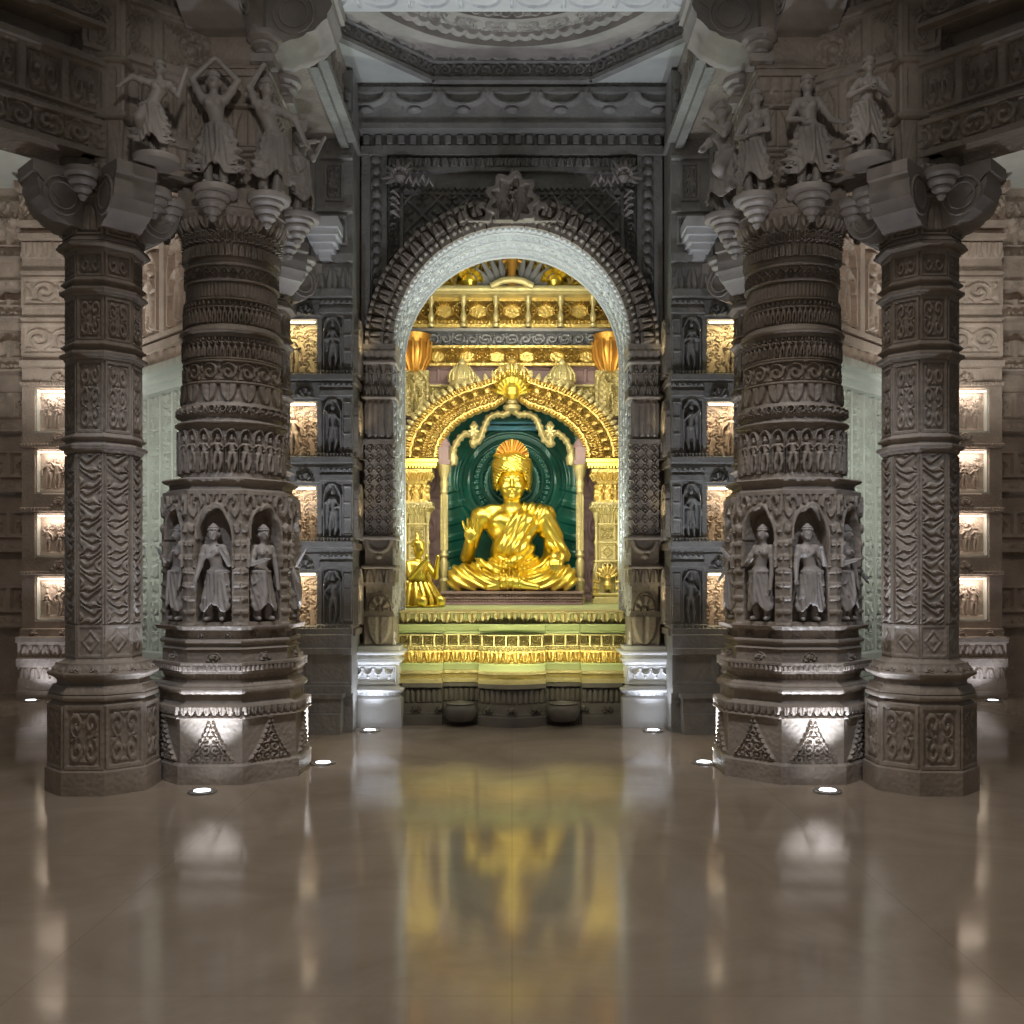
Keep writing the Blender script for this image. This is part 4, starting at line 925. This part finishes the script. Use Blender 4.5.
for q in range(28):
    a = 2*PI*q/28; g.tube([(.16*math.cos(a), 14.95, 3.02+.16*math.sin(a)), (.31*math.cos(a), 14.93, 3.02+.31*math.sin(a))], [.012, .022], 6)
obj('halo_rings', g, 'tealdark', t)
g = Geo(); g.box(-.55, .55, 14.80, 14.95, 3.74, 3.80); g.box(-.45, .45, 14.82, 14.95, 3.84, 3.87); obj('blue_band', g, 'blue', t)

# gilded screen: the upper entablature
t = thing('gilded_screen', 'tall gilded screen of carved friezes filling the arch above the statue', 'screen', (0, 14.8, 3.2))
def frieze(name, z0, z1, bands, m, y=14.75, wd=1.95, res=.009):
    tot = sum(b[0] for b in bands); bands = [(b[0]*(z1-z0)/tot,)+tuple(b[1:]) for b in bands]; fn, Hh = stack(bands, 2*wd)
    return obj(name, panel(name, (-wd, y, z0), (1, 0), 2*wd, Hh, fn, res, .12), m, t)
frieze('lower_wall', 1.2, 4.18, [(1, 0, p_panel(p_arab), 6, .04), (1, 0, p_panel(p_arab), 6, .04)], 'mauve', 15.1, 2.2, .02)
frieze('side_frieze', 4.18, 4.40, [(.2, 0, p_scroll, 16, .05), (.04, .06)], 'gilt2')
frieze('purple_frieze', 4.40, 4.68, [(.03, .04), (.2, 0, p_panel(p_none), 9, .04), (.04, .05)], 'mauve')
frieze('scroll_frieze', 4.66, 4.95, [(.04, .10), (.22, .0, p_med, 9, .10), (.04, .12)], 'gilt', 14.70)
frieze('blue_frieze', 4.95, 5.20, [(.03, .05), (.2, .0, p_scroll, 10, .09), (.05, .14)], 'bluegrey', 14.74)
frieze('medallion_frieze', 5.20, 5.64, [(.05, .14), (.08, .04, p_bead, 36, .05), (.26, .0, p_med, 8, .13), (.05, .08)], 'gilt', 14.66)
g = Geo(); g.box(-1.34, 1.34, 14.38, 14.8, 5.64, 5.70); g.tube([(-1.36, 14.36, 5.71), (1.36, 14.36, 5.71)], .05, 12); g.tube([(-.30, 14.30, 5.73), (-.15, 14.28, 5.80), (0, 14.28, 5.82), (.15, 14.28, 5.80), (.30, 14.30, 5.73)], .05, 12); obj('cornice', g, 'gilt2', t)
for k in range(-3, 3):
    x = (k+.5)*.47
    g = Geo(); g.lathe([(.05, 5.20), (.055, 5.24), (.03, 5.27), (.045, 5.32), (.05, 5.36), (.028, 5.42), (.025, 5.50), (.045, 5.55), (.05, 5.62), (.06, 5.64)], 14, (x, 14.52, 0)); obj('baluster', g, 'gilt2', t)
frieze('top_frieze', 5.64, 6.45, [(.7, 0, p_arab, 9, .12), (.1, .1)], 'gilt', 14.85)
for s in (-1, 1):   # grey-blue wings and gold masses at the very top
    g = Geo()
    for q in range(6):
        a = PI/2-(.15+q*.22)*1.0; r_ = .50-.03*q
        pts = [(s*(.10+.05*q), 14.62, 5.76), (s*(.12+.06*q+.5*r_*math.cos(a)*.6), 14.56, 5.76+.55*r_*math.sin(a)), (s*(.12+.06*q+r_*math.cos(a)*.8), 14.52, 5.78+r_*math.sin(a))]
        g.tube(pts, [.035, .055, .02], 8)
    obj('wing', g, 'bluegrey', t)
    g = Geo()
    for q in range(7):
        a = .3+q*.42; g.tube([(s*(.62+.05*math.cos(a)), 14.6, 5.88+.05*math.sin(a)), (s*(.62+.18*math.cos(a+.3)), 14.50, 5.88+.16*math.sin(a+.3)), (s*(.62+.25*math.cos(a)), 14.58, 5.88+.2*math.sin(a))], [.03, .05, .015], 8)
    g.lathe([(.10, -.08), (.13, 0), (.08, .08), (.03, .12)], 16, (s*.62, 14.55, 5.86))
    for q in range(5):
        a = .3+q*.6; g.tube([(s*1.08, 14.55, 5.76), (s*(1.08+.12*math.cos(a)), 14.50, 5.80+.12*math.sin(a)), (s*(1.08+.2*math.cos(a+.3)), 14.55, 5.80+.18*math.sin(a+.3))], [.05, .05, .015], 8)
    obj('leaf_cluster', g, 'gold', t)
    # bulging corner capitals under the medallion frieze
    g = Geo(); g.lathe([(.10, 4.55), (.16, 4.62), (.20, 4.74), (.22, 4.86), (.19, 4.98), (.22, 5.04), (.24, 5.10)], 24, (s*1.42, 14.60, 0))
    for q in range(12):
        a = q*PI/6; g.tube([(s*1.42+.12*math.cos(a), 14.6+.12*math.sin(a), 4.56), (s*1.42+.22*math.cos(a), 14.6+.22*math.sin(a), 4.76), (s*1.42+.25*math.cos(a), 14.6+.25*math.sin(a), 5.0)], [.02, .032, .02], 6)
    obj('corner_capital', g, 'orange', t)
    # figure plaque beside the canopy arch
    def pl(x, z): return np.maximum(fig2((x-.21)/.5, (z-.05)/.55, 2)*.10, arch2((x-.21)/.42, z/.66, .46, .07)*.06)+.02*sm(np.cos(x*70)*np.cos(z*70), .2, .6)
    obj('figure_plaque', panel('figure_plaque', (s*1.42-.21, 14.55, 3.92), (1, 0), .42, .66, pl, .007, .2), 'gilt2', t)
g = Geo(); g.tube([(0, 14.5, 5.75), (0, 14.46, 5.95), (0, 14.46, 6.15), (0, 14.5, 6.3)], [.08, .05, .09, .03], 12)
g.tube([(-.13, 14.5, 6.14), (-.05, 14.46, 6.17), (.05, 14.46, 6.17), (.13, 14.5, 6.14)], .025, 8); obj('finial', g, 'orange', t)
for x, z, k in ((0, 4.30, 1.35), (-.72, 4.28, .95), (.72, 4.28, .95)):
    g = Geo(); g.lathe([(.17*k, z), (.20*k, z+.04), (.19*k, z+.09), (.21*k, z+.13), (.18*k, z+.22), (.12*k, z+.30), (.05*k, z+.35), (.06*k, z+.38), (.02*k, z+.44)], 24, (x, 14.42, 0))
    for q in range(14):
        a = q*2*PI/14; g.tube([(x+.20*k*math.cos(a), 14.42+.20*k*math.sin(a), z+.10), (x+.20*k*math.cos(a), 14.42+.2*k*math.sin(a), z+.2), (x+.12*k*math.cos(a), 14.42+.12*k*math.sin(a), z+.32)], [.015, .022, .01], 6)
    obj('small_dome', g, 'gilt' if k > 1 else 'gilt2', t)

# canopy arch, its columns
t = thing('gilded_canopy', 'gilded cusped canopy arch with slender columns right around the seated statue', 'canopy', (0, 14.2, 1.2))
n = 560; th = np.linspace(PI, 0, n)[:, None]; rr = np.linspace(0, 1, 60)[None, :]
pk = np.exp(-((th-PI/2)/.16)**2)*.14
rx = 1.03+.50*rr; rz = .74+.36*rr; wob = .018*np.abs(np.cos(th*26))
P = np.stack([(rx+wob*(rr-.5)*2)*np.cos(th), 14.15+0*rx*th, 3.26+(rz+pk+wob*(rr-.5)*2)*np.sin(th)], -1)
H = np.zeros((n, 60))
for (b0, b1, f, nt_, dep, off) in ((0, .10, p_flute, 64, .05, 0), (.10, .16, p_none, 1, 0, .05), (.16, .42, p_scroll, 22, .08, -.02), (.42, .50, p_bead, 80, .06, .04), (.50, .76, p_med, 24, .09, .0), (.76, .82, p_none, 1, 0, .08), (.82, 1, p_leaf, 46, .09, .02)):
    fa = (PI-th)/PI*nt_; m_ = (rr >= b0) & (rr <= b1); H = np.where(m_, off+f(fa-np.floor(fa)-.5, (rr-b0)/(b1-b0), PI*1.2/nt_/((b1-b0)*.45))*dep, H)
obj('arch', relief('arch', P, H, .16, cap=False), 'gilt', t)
# leaf fringe, crown
g = Geo()
for k in range(46):
    a = PI*(k+.5)/46; c_ = np.array([1.57*math.cos(a), 14.1, 3.26+(1.13+math.exp(-((a-PI/2)/.16)**2)*.14)*math.sin(a)]); nrm = np.array([math.cos(a), 0, math.sin(a)*1.2]); nrm /= np.linalg.norm(nrm)
    g.tube([c_-nrm*.05, c_, c_+nrm*.05, c_+nrm*.075], [.02, .04, .022, .004], 8)
obj('leaf_fringe', g, 'gilt2', t)
g = Geo()
for k in range(11):
    a = PI*(k+.5)/11; g.tube([(.10*math.cos(a), 14.02, 4.12+.08*math.sin(a)), (.20*math.cos(a), 13.99, 4.14+.22*math.sin(a)), (.27*math.cos(a), 14.05, 4.16+.30*math.sin(a))], [.03, .045, .012], 8)
g.lathe([(.05, -.10), (.11, -.04), (.12, .05), (.07, .12)], 16, (0, 14.0, 4.16)); g.lathe([(.03, .1), (.05, .16), (.02, .24), (.03, .27), (.005, .36)], 12, (0, 14.0, 4.2)); obj('crown', g, 'gold', t)
for s in (-1, 1):
    g = Geo(); x = s*.965
    g.lathe([(.08, 1.2), (.08, 1.28), (.055, 1.31), (.07, 1.36), (.06, 1.45), (.075, 1.52), (.045, 1.56), (.06, 1.62), (.065, 1.78), (.04, 1.84), (.07, 1.88), (.045, 1.92), (.045, 2.75), (.06, 2.78), (.05, 2.82), (.065, 2.9), (.05, 2.96), (.075, 3.04), (.09, 3.1), (.1, 3.16)], 20, (x, 14.2, 0))
    for q in range(8): g.tube([(x+.047*math.cos(q*PI/4), 14.2+.047*math.sin(q*PI/4), 1.95), (x+.047*math.cos(q*PI/4), 14.2+.047*math.sin(q*PI/4), 2.74)], .010, 6)
    obj('slender_column', g, 'gilt2', t)
    g = Geo(); g.box(x-.09, x+.09, 14.10, 14.3, 3.16, 3.22); g.box(x-.07, x+.07, 14.1, 14.3, 3.22, 3.40); g.lathe([(.09, 3.4), (.1, 3.44), (.06, 3.5), (.02, 3.58)], 16, (x, 14.2, 0)); obj('column_block', g, 'mauve', t)
    g = Geo(); g.box(s*1.31-.28, s*1.31+.28, 13.88, 14.3, 3.17, 3.215); g.box(s*1.31-.26, s*1.31+.26, 13.92, 14.3, 3.12, 3.17)
    for q in range(12): g.box(s*1.31-.25+q*.043, s*1.31-.25+q*.043+.024, 13.895, 13.93, 3.09, 3.13)
    obj('impost', g, 'gold', t)
# inner cusped arch
pts = [(450, 466), (452, 452), (458, 440), (466, 433), (474, 436), (472, 446), (480, 440), (484, 428), (488, 418), (496, 414), (505, 415), (512, 409)]
L_ = [((px-512)*.0144, 14.4, 1.6+(575-py)*.0144) for px, py in pts]
full = L_+[(-x, y, z) for x, y, z in L_[-2::-1]]
q_ = np.array(full); tt = np.linspace(0, len(q_)-1, 220); cs = np.stack([np.interp(tt, np.arange(len(q_)), q_[:, i]) for i in range(3)], -1)
for _ in range(6): cs[1:-1] = (cs[:-2]+cs[2:]+2*cs[1:-1])/4
g = Geo(); g.tube(cs, .05+.010*np.cos(np.arange(220)*1.1), 12)
nn = np.array([[0, -.05, 0]]); g.tube(cs+nn, .022, 8)
for s in (-1, 1):
    x = s*(512-474)*.0144; g.lathe([(.01, -.20), (.04, -.14), (.03, -.10), (.07, -.05), (.08, .02), (.05, .06), (.07, .1), (.02, .17)], 14, (x, 14.38, 3.64))
    for q in range(6): a = q*PI/3; g.tube([(x+.02*math.cos(a), 14.33, 3.66+.02*math.sin(a)), (x+.08*math.cos(a), 14.31, 3.66+.08*math.sin(a))], [.03, .015], 6)
    g.lathe([(.07, -.12), (.09, -.02), (.06, .05), (.08, .1), (.03, .15)], 14, (s*.86, 14.4, 3.30))
g.lathe([(.03, -.06), (.12, 0), (.13, .05), (.09, .08), (.1, .12), (.05, .18), (.015, .3)], 18, (0, 14.38, 3.98)); obj('cusped_arch', g, 'gilt2', t)

for s in (-1, 1):
    t = thing('gilded_pillar', 'ornate gilded pillar standing %s of the seated golden statue' % SIDE[s], 'gilded pillar', (s*1.335, 14.15, 1.2), 'gilded pillars of the shrine')
    b = [(.06, .21, .21, 'f'), (.05, .19, .18, 's'), (.04, .19, .19, 't'), (.42, .14, .13, 'f', p_figs, 1, .05), (.04, .16, .16, 't'), (.22, .12, .12, 'f', p_panel(p_diam), 1, .03), (.04, .15, .15, 't'), (.22, .12, .12, 'f', p_panel(p_med), 1, .03), (.03, .15, .15, 't'), (.12, .12, .14, 's', p_leaf, 3, .03), (.08, .15, .19, 's', p_drop, 5, .02), (.05, .21, .21, 'f', p_dent, 10, .02), (.04, .225, .225, 'f')]
    k = 1.42/sum(q[0] for q in b); b = [(q[0]*k,)+tuple(q[1:]) for q in b]
    obj('shaft', tower('shaft', b, 'square', 200, .008, 0), 'gilt2', t, False)
    b = [(.03, .16, .16, 'f'), (.22, .12, .12, 'f', p_fig(0), 2, .05), (.05, .14, .16, 's'), (.10, .15, .20, 's', p_leaf, 4, .04), (.05, .22, .22, 'f')]
    k = .46/sum(q[0] for q in b); b = [(q[0]*k,)+tuple(q[1:]) for q in b]
    obj('capital', tower('capital', b, 'square', 200, .008, 1.42), 'gilt', t, False)
    for e in (-1, 1):
        g = Geo(); g.lathe([(.035, .12), (.035, .3), (.02, .34), (.035, .4), (.02, .5), (.02, .8), (.035, .86), (.02, .9), (.022, 1.15), (.04, 1.22), (.045, 1.28)], 12, (e*.155, -.155, 0)); obj('colonette', g, 'gilt2', t, False)
    g = Geo()
    for q in range(7): a = PI*(q+.5)/7; g.tube([(.05*math.cos(a), -.19, .36+.05*math.sin(a)), (.12*math.cos(a), -.2, .38+.13*math.sin(a)), (.16*math.cos(a), -.19, .4+.16*math.sin(a))], [.02, .03, .01], 8)
    for e in (-1, 1):
        for q in range(3): g.tube([(e*.12, -.18, .12+.09*q), (e*.19, -.20, .14+.09*q), (e*.17, -.19, .2+.09*q)], [.025, .025, .01], 8)
    g.lathe([(.05, -.06), (.07, 0), (.04, .06), (.05, .1), (.02, .14)], 12, (0, -.2, .26)); obj('flame_ornament', g, 'gilt', t, False)

# ================================================================== SEATED GOLDEN STATUE
def seated():
    t = thing('seated_statue', 'large seated golden statue in turban and robe, right hand raised', 'statue', (0, 14.10, 1.375))
    S = SDF((-1.0, -.78, -.03), (1.0, .5, 1.95), .0125)
    k = .06
    S.ell((0, .05, .22), (.42, .34, .22), k).cap((-.25, .05, .22), (-.70, -.25, .20), .20, .16, k).cap((.25, .05, .22), (.70, -.25, .20), .20, .16, k)
    S.cap((-.70, -.28, .15), (.10, -.56, .12), .14, .085, k).cap((.70, -.28, .15), (-.05, -.46, .10), .14, .085, k)
    S.cap((.08, -.57, .10), (.34, -.60, .06), .075, .045, .03).cap((-.08, -.50, .08), (-.32, -.52, .05), .07, .045, .03)
    S.ell((0, .04, .52), (.31, .23, .30), .08).ell((0, .03, .90), (.37, .23, .27), .08).ell((-.17, -.12, .98), (.15, .10, .11), .05).ell((.17, -.12, .98), (.15, .10, .11), .05)
    S.ell((0, -.08, .60), (.27, .19, .2), .08).ell((-.40, .04, 1.06), (.15, .14, .13), .06).ell((.40, .04, 1.06), (.15, .14, .13), .06)
    S.cap((-.3, .05, 1.14), (.3, .05, 1.14), .09, .09, .06).cap((0, .03, 1.10), (0, .0, 1.33), .125, .115, .05)
    # head
    hz = 1.50
    S.ell((0, .0, hz+.04), (.205, .225, .25), .02).ell((0, -.075, hz-.12), (.145, .135, .115), .05).ell((0, -.16, hz-.19), (.06, .05, .04), .03)
    for e in (-1, 1):
        S.ell((e*.095, -.155, hz-.05), (.065, .055, .06), .04).ell((e*.078, -.196, hz+.045), (.042, .022, .022), .008).cap((e*.03, -.222, hz+.095), (e*.13, -.185, hz+.10), .012, .008, .015)
        S.ell((e*.212, .0, hz-.02), (.025, .05, .075), .015).ell((e*.03, -.235, hz-.045), (.022, .02, .016), .01).cap((e*.105, -.197, hz+.03), (e*.05, -.212, hz+.032), .007, .007, .004)
    S.cap((0, -.215, hz+.07), (0, -.262, hz-.035), .018, .027, .015)
    S.ell((0, -.222, hz-.10), (.046, .016, .010), .006).ell((0, -.218, hz-.125), (.038, .016, .011), .006).ell((0, -.232, hz+.135), (.012, .01, .02), .004)
    # arms
    S.cap((-.46, .04, 1.06), (-.63, .03, .48), .125, .095, .05).cap((-.63, .03, .48), (-.57, -.33, .70), .095, .06, .04)
    S.cap((.46, .04, 1.06), (.64, .02, .52), .13, .10, .05).cap((.64, .02, .52), (.58, -.40, .47), .10, .065, .04)
    # raised right hand: palm forward, fingers up, and left hand hanging over the knee
    hx = np.array([-.57, -.37, .78]); S.ell(hx, (.088, .038, .095), .03)
    for q, (dx, ln, sp) in enumerate(((-.066, .115, -.026), (-.023, .145, -.010), (.022, .155, .006), (.065, .13, .022))):
        a = hx+(dx, -.005, .065); b = a+(sp, -.02, ln*.55); c = b+(sp*.5, -.035, ln*.45); S.cap(a, b, .0215, .020, .005).cap(b, c, .020, .016, .004)
    S.cap(hx+(.06, -.01, -.04), hx+(.105, -.04, .02), .024, .02, .012).cap(hx+(.105, -.04, .02), hx+(.10, -.06, .075), .019, .015, .004)
    hx = np.array([.58, -.46, .42]); S.ell(hx, (.075, .075, .04), .03)
    for q, (dx, ln) in enumerate(((-.055, .10), (-.019, .125), (.018, .13), (.054, .11))):
        a = hx+(dx, -.05, -.005); b = a+(0, -.045, -.05); c = b+(0, -.005, -ln*.75); S.cap(a, b, .020, .019, .006).cap(b, c, .018, .014, .004)
    S.cap(hx+(-.06, -.01, .0), hx+(-.10, -.06, -.03), .022, .02, .012).cap(hx+(-.10, -.06, -.03), hx+(-.095, -.09, -.08), .018, .014, .004)
    obj('body', S.mesh('body'), 'gold', t, False)
    # robe
    B = SDF((-1.0, -.78, -.03), (1.0, .5, 1.35), .0125)
    B.ell((0, .05, .22), (.45, .37, .23), k).cap((-.25, .05, .22), (-.72, -.25, .20), .215, .175, k).cap((.25, .05, .22), (.72, -.25, .20), .215, .175, k)
    B.cap((-.70, -.28, .15), (.10, -.54, .12), .155, .10, .08).cap((.70, -.28, .15), (-.05, -.46, .10), .155, .10, .08)
    B.ell((0, .04, .52), (.335, .255, .31), .08).ell((0, .03, .90), (.395, .255, .285), .08).ell((.17, -.12, .98), (.165, .115, .12), .05).ell((0, -.08, .60), (.295, .215, .2), .08)
    B.ell((.40, .04, 1.06), (.175, .165, .155), .06).cap((.3, .05, 1.14), (.10, .05, 1.16), .11, .10, .05)
    B.cap((.46, .04, 1.06), (.655, .03, .52), .155, .145, .06).cap((.655, .03, .52), (.62, -.25, .46), .145, .105, .06)
    B.cap((.60, .0, .50), (.45, .0, .20), .16, .2, .08)
    B.cap((-.56, -.27, .60), (-.42, -.34, .38), .05, .06, .05).cap((-.42, -.34, .38), (-.18, -.42, .32), .06, .06, .05).cap((-.18, -.42, .32), (.10, -.38, .45), .06, .07, .08)
    X, Y, Z = B.grid(); D = B.D
    c = (X*.88-Z*.42); along = (X*.42+Z*.88)
    chestf = .013*np.sin(c*58+1.0*np.sin(along*4))*sm(Z, .42, .6)*(1-sm(X, .40, .50))
    ang = np.arctan2(Z-.62, X); lap = .017*np.sin(np.hypot(X*.75, Z-.62)*70+.8*np.sin(X*9))*(1-sm(Z, .42, .6))*sm(np.abs(X), .0, .12)
    cen = .016*np.sin(X*75+3*(Z))*(1-sm(np.abs(X), .1, .3))*(1-sm(Z, .36, .5))
    armf = .009*np.sin(Z*42+X*60)*sm(X, .45, .55)*sm(Z, .4, .55)
    D = D-chestf-lap-cen-armf
    reg = np.where(Z > .46, -(X*.88-(Z-1.12)*.42)*1.0+.0*Y, -1.0)       # bare right chest
    reg = np.where((Z > .40) & (Z <= .46), np.minimum(-(X*.86+(Z-.80)*.50+.02), (.46-Z)*-1+0), reg) if False else reg
    neck = .155-np.hypot(X, (Z-1.24)*1.2)
    D = np.maximum.reduce([D, (reg*.8).astype(np.float32)+0*D, (neck*1.0)+0*D, -.02-Z+0*D])
    obj('robe', B.mesh('robe', D.astype(np.float32)), 'gold', t, False)
    # turban with folds
    T = SDF((-.42, -.42, 1.30), (.42, .42, 2.0), .0095)
    T.ell((0, .02, 1.75), (.295, .28, .215), .03).ell((0, .05, 1.60), (.27, .25, .20), .06)
    for e in (-1, 1): T.ell((e*.20, .02, 1.56), (.085, .17, .16), .04)
    for q in range(7):
        a0 = -.32+.055*q; pts = [(.262*math.sin(a)*(1-.09*abs(q-3)/3), .02-.26*math.cos(a)*(1-.07*abs(q-3)/3), 1.70+a0*.5+.10*math.sin(a+.3)*(1 if q % 2 else -1)*.6+.035*q-.07) for a in np.linspace(-PI*.75, PI*.75, 16)]
        for u_, v_ in zip(pts[:-1], pts[1:]): T.cap(u_, v_, .030, .030, .012)
    X, Y, Z = T.grid(); D = T.D-.005*np.sin((Z+X*.5)*150)
    D = np.maximum(D, (1.655-.5*(np.clip(Y+.02, 0, 1))-2.2*np.clip(np.abs(X)-.14, 0, .12)-Z).astype(np.float32)*np.float32(.8)+0*D)
    tb = obj('turban', T.mesh('turban', D), 'gold', t, False)
    g = Geo()
    for q in range(17):
        a = PI*(q+.5)/17; r_ = .235
        g.tube([(.07*math.cos(a), .0, 1.84+.03*math.sin(a)), (.15*math.cos(a), -.04+.025*(q % 2), 1.88+.15*math.sin(a)), (r_*math.cos(a), -.03+.04*(q % 2), 1.88+.25*math.sin(a))], [.012, .017, .021], 8)
    obj('turban_fan', g, 'orange', tb, False)
seated()

def attendant():
    t = thing('kneeling_statue', 'small golden kneeling attendant with raised hands before the left gilded pillar', 'statue', (-1.20, 12.7, 1.195), rz=.75)
    S = SDF((-.4, -.45, -.02), (.4, .35, 1.0), .012); k = .03
    S.ell((0, .05, .18), (.17, .16, .12), k).cap((-.09, 0, .15), (-.14, -.28, .08), .09, .065, k).cap((.09, 0, .15), (.14, -.28, .08), .09, .065, k).cap((-.14, -.28, .07), (-.12, .18, .05), .06, .045, k).cap((.14, -.28, .07), (.12, .18, .05), .06, .045, k)
    S.cap((0, .04, .22), (0, 0, .42), .10, .11, k).ell((0, 0, .48), (.14, .10, .12), k).cap((-.11, 0, .54), (.11, 0, .54), .05, .05, k).cap((0, 0, .55), (0, -.02, .66), .04, .04, .02)
    S.ell((0, -.03, .73), (.07, .08, .09), .02).ell((0, -.10, .72), (.014, .02, .02), .01).ell((0, .0, .80), (.085, .09, .06), .02).cap((0, 0, .82), (0, .01, .92), .05, .02, .02)
    for e in (-1, 1): S.cap((e*.15, 0, .54), (e*.2, -.12, .38), .045, .036, .02).cap((e*.2, -.12, .38), (e*.10, -.28, .58), .036, .026, .015).ell((e*.09, -.30, .62), (.022, .025, .045), .01)
    obj('body', S.mesh('body'), 'gold', t, False)
    g = Geo(); g.tube([(-.30, .10, .05), (-.26, .14, .35), (-.16, .12, .62), (-.30, .14, .86)], [.04, .06, .05, .02], 10); g.tube([(.30, .10, .05), (.26, .14, .35), (.14, .12, .55)], [.04, .06, .04], 10)
    for q in range(9): a = -1.3+q*.32; g.tube([(.2*math.sin(a), .05-.2*math.cos(a), .30), (.30*math.sin(a), .05-.33*math.cos(a), .12), (.33*math.sin(a), .05-.36*math.cos(a), .0)], [.03, .03, .03], 8)
    obj('draped_scarf', g, 'gold', t, False)
    g = Geo(); g.lathe([(.34, -.0), (.36, .02), (.33, .03)], 28); obj('base', g, 'gold', t, False)
attendant()

# ================================================================== FLOOR UPLIGHTS
def uplight():
    t = thing('floor_light', 'x', 'floor light', (0, 0, 0), 'round uplights set on the polished floor')
    g = Geo(); g.lathe([(.10, .001), (.105, .004), (.102, .012), (.070, .018), (.064, .014)], 32); obj('trim_ring', g, 'metal', t, False)
    g = Geo(); g.lathe([(.062, .012), (.058, .018), (.04, .019)], 28); obj('lens', g, 'lampw', t, False)
    return t
UL = [(-2.28, 7.36, 'round uplight on the floor in front of the left great column', (-2.28, 7.70, 2.2), 70, 84), (2.33, 7.38, 'round uplight on the floor in front of the right great column', (2.30, 7.70, 2.2), 85, 84),
      (-1.60, 8.47, 'round uplight on the floor at the inner side of the left great column', (-1.95, 9.4, 4.4), 190, 85), (1.63, 8.49, 'round uplight on the floor at the inner side of the right great column', (1.95, 9.4, 4.4), 190, 85),
      (-1.455, 10.24, 'round uplight on the floor at the left foot of the arch', (-1.43, 10.5, 2.2), 22, 90), (1.445, 10.24, 'round uplight on the floor at the right foot of the arch', (1.43, 10.5, 2.2), 22, 90),
      (-6.10, 12.68, 'round uplight on the floor of the left aisle, beyond the slim column', (-5.9, 13.0, 1.2), 12, 110), (6.10, 12.68, 'round uplight on the floor of the right aisle, beyond the slim column', (5.9, 13.0, 1.2), 12, 110)]
u0 = None
for (x, y, lab, tg, en, an) in UL:
    if u0 is None: u0 = uplight(); u0.location = (x, y, 0); u0['label'] = lab
    else: dup(u0, (x, y, 0), lab)
    light('SPOT', (x, y, .035), tg, en, COOL, .04, an, .7)
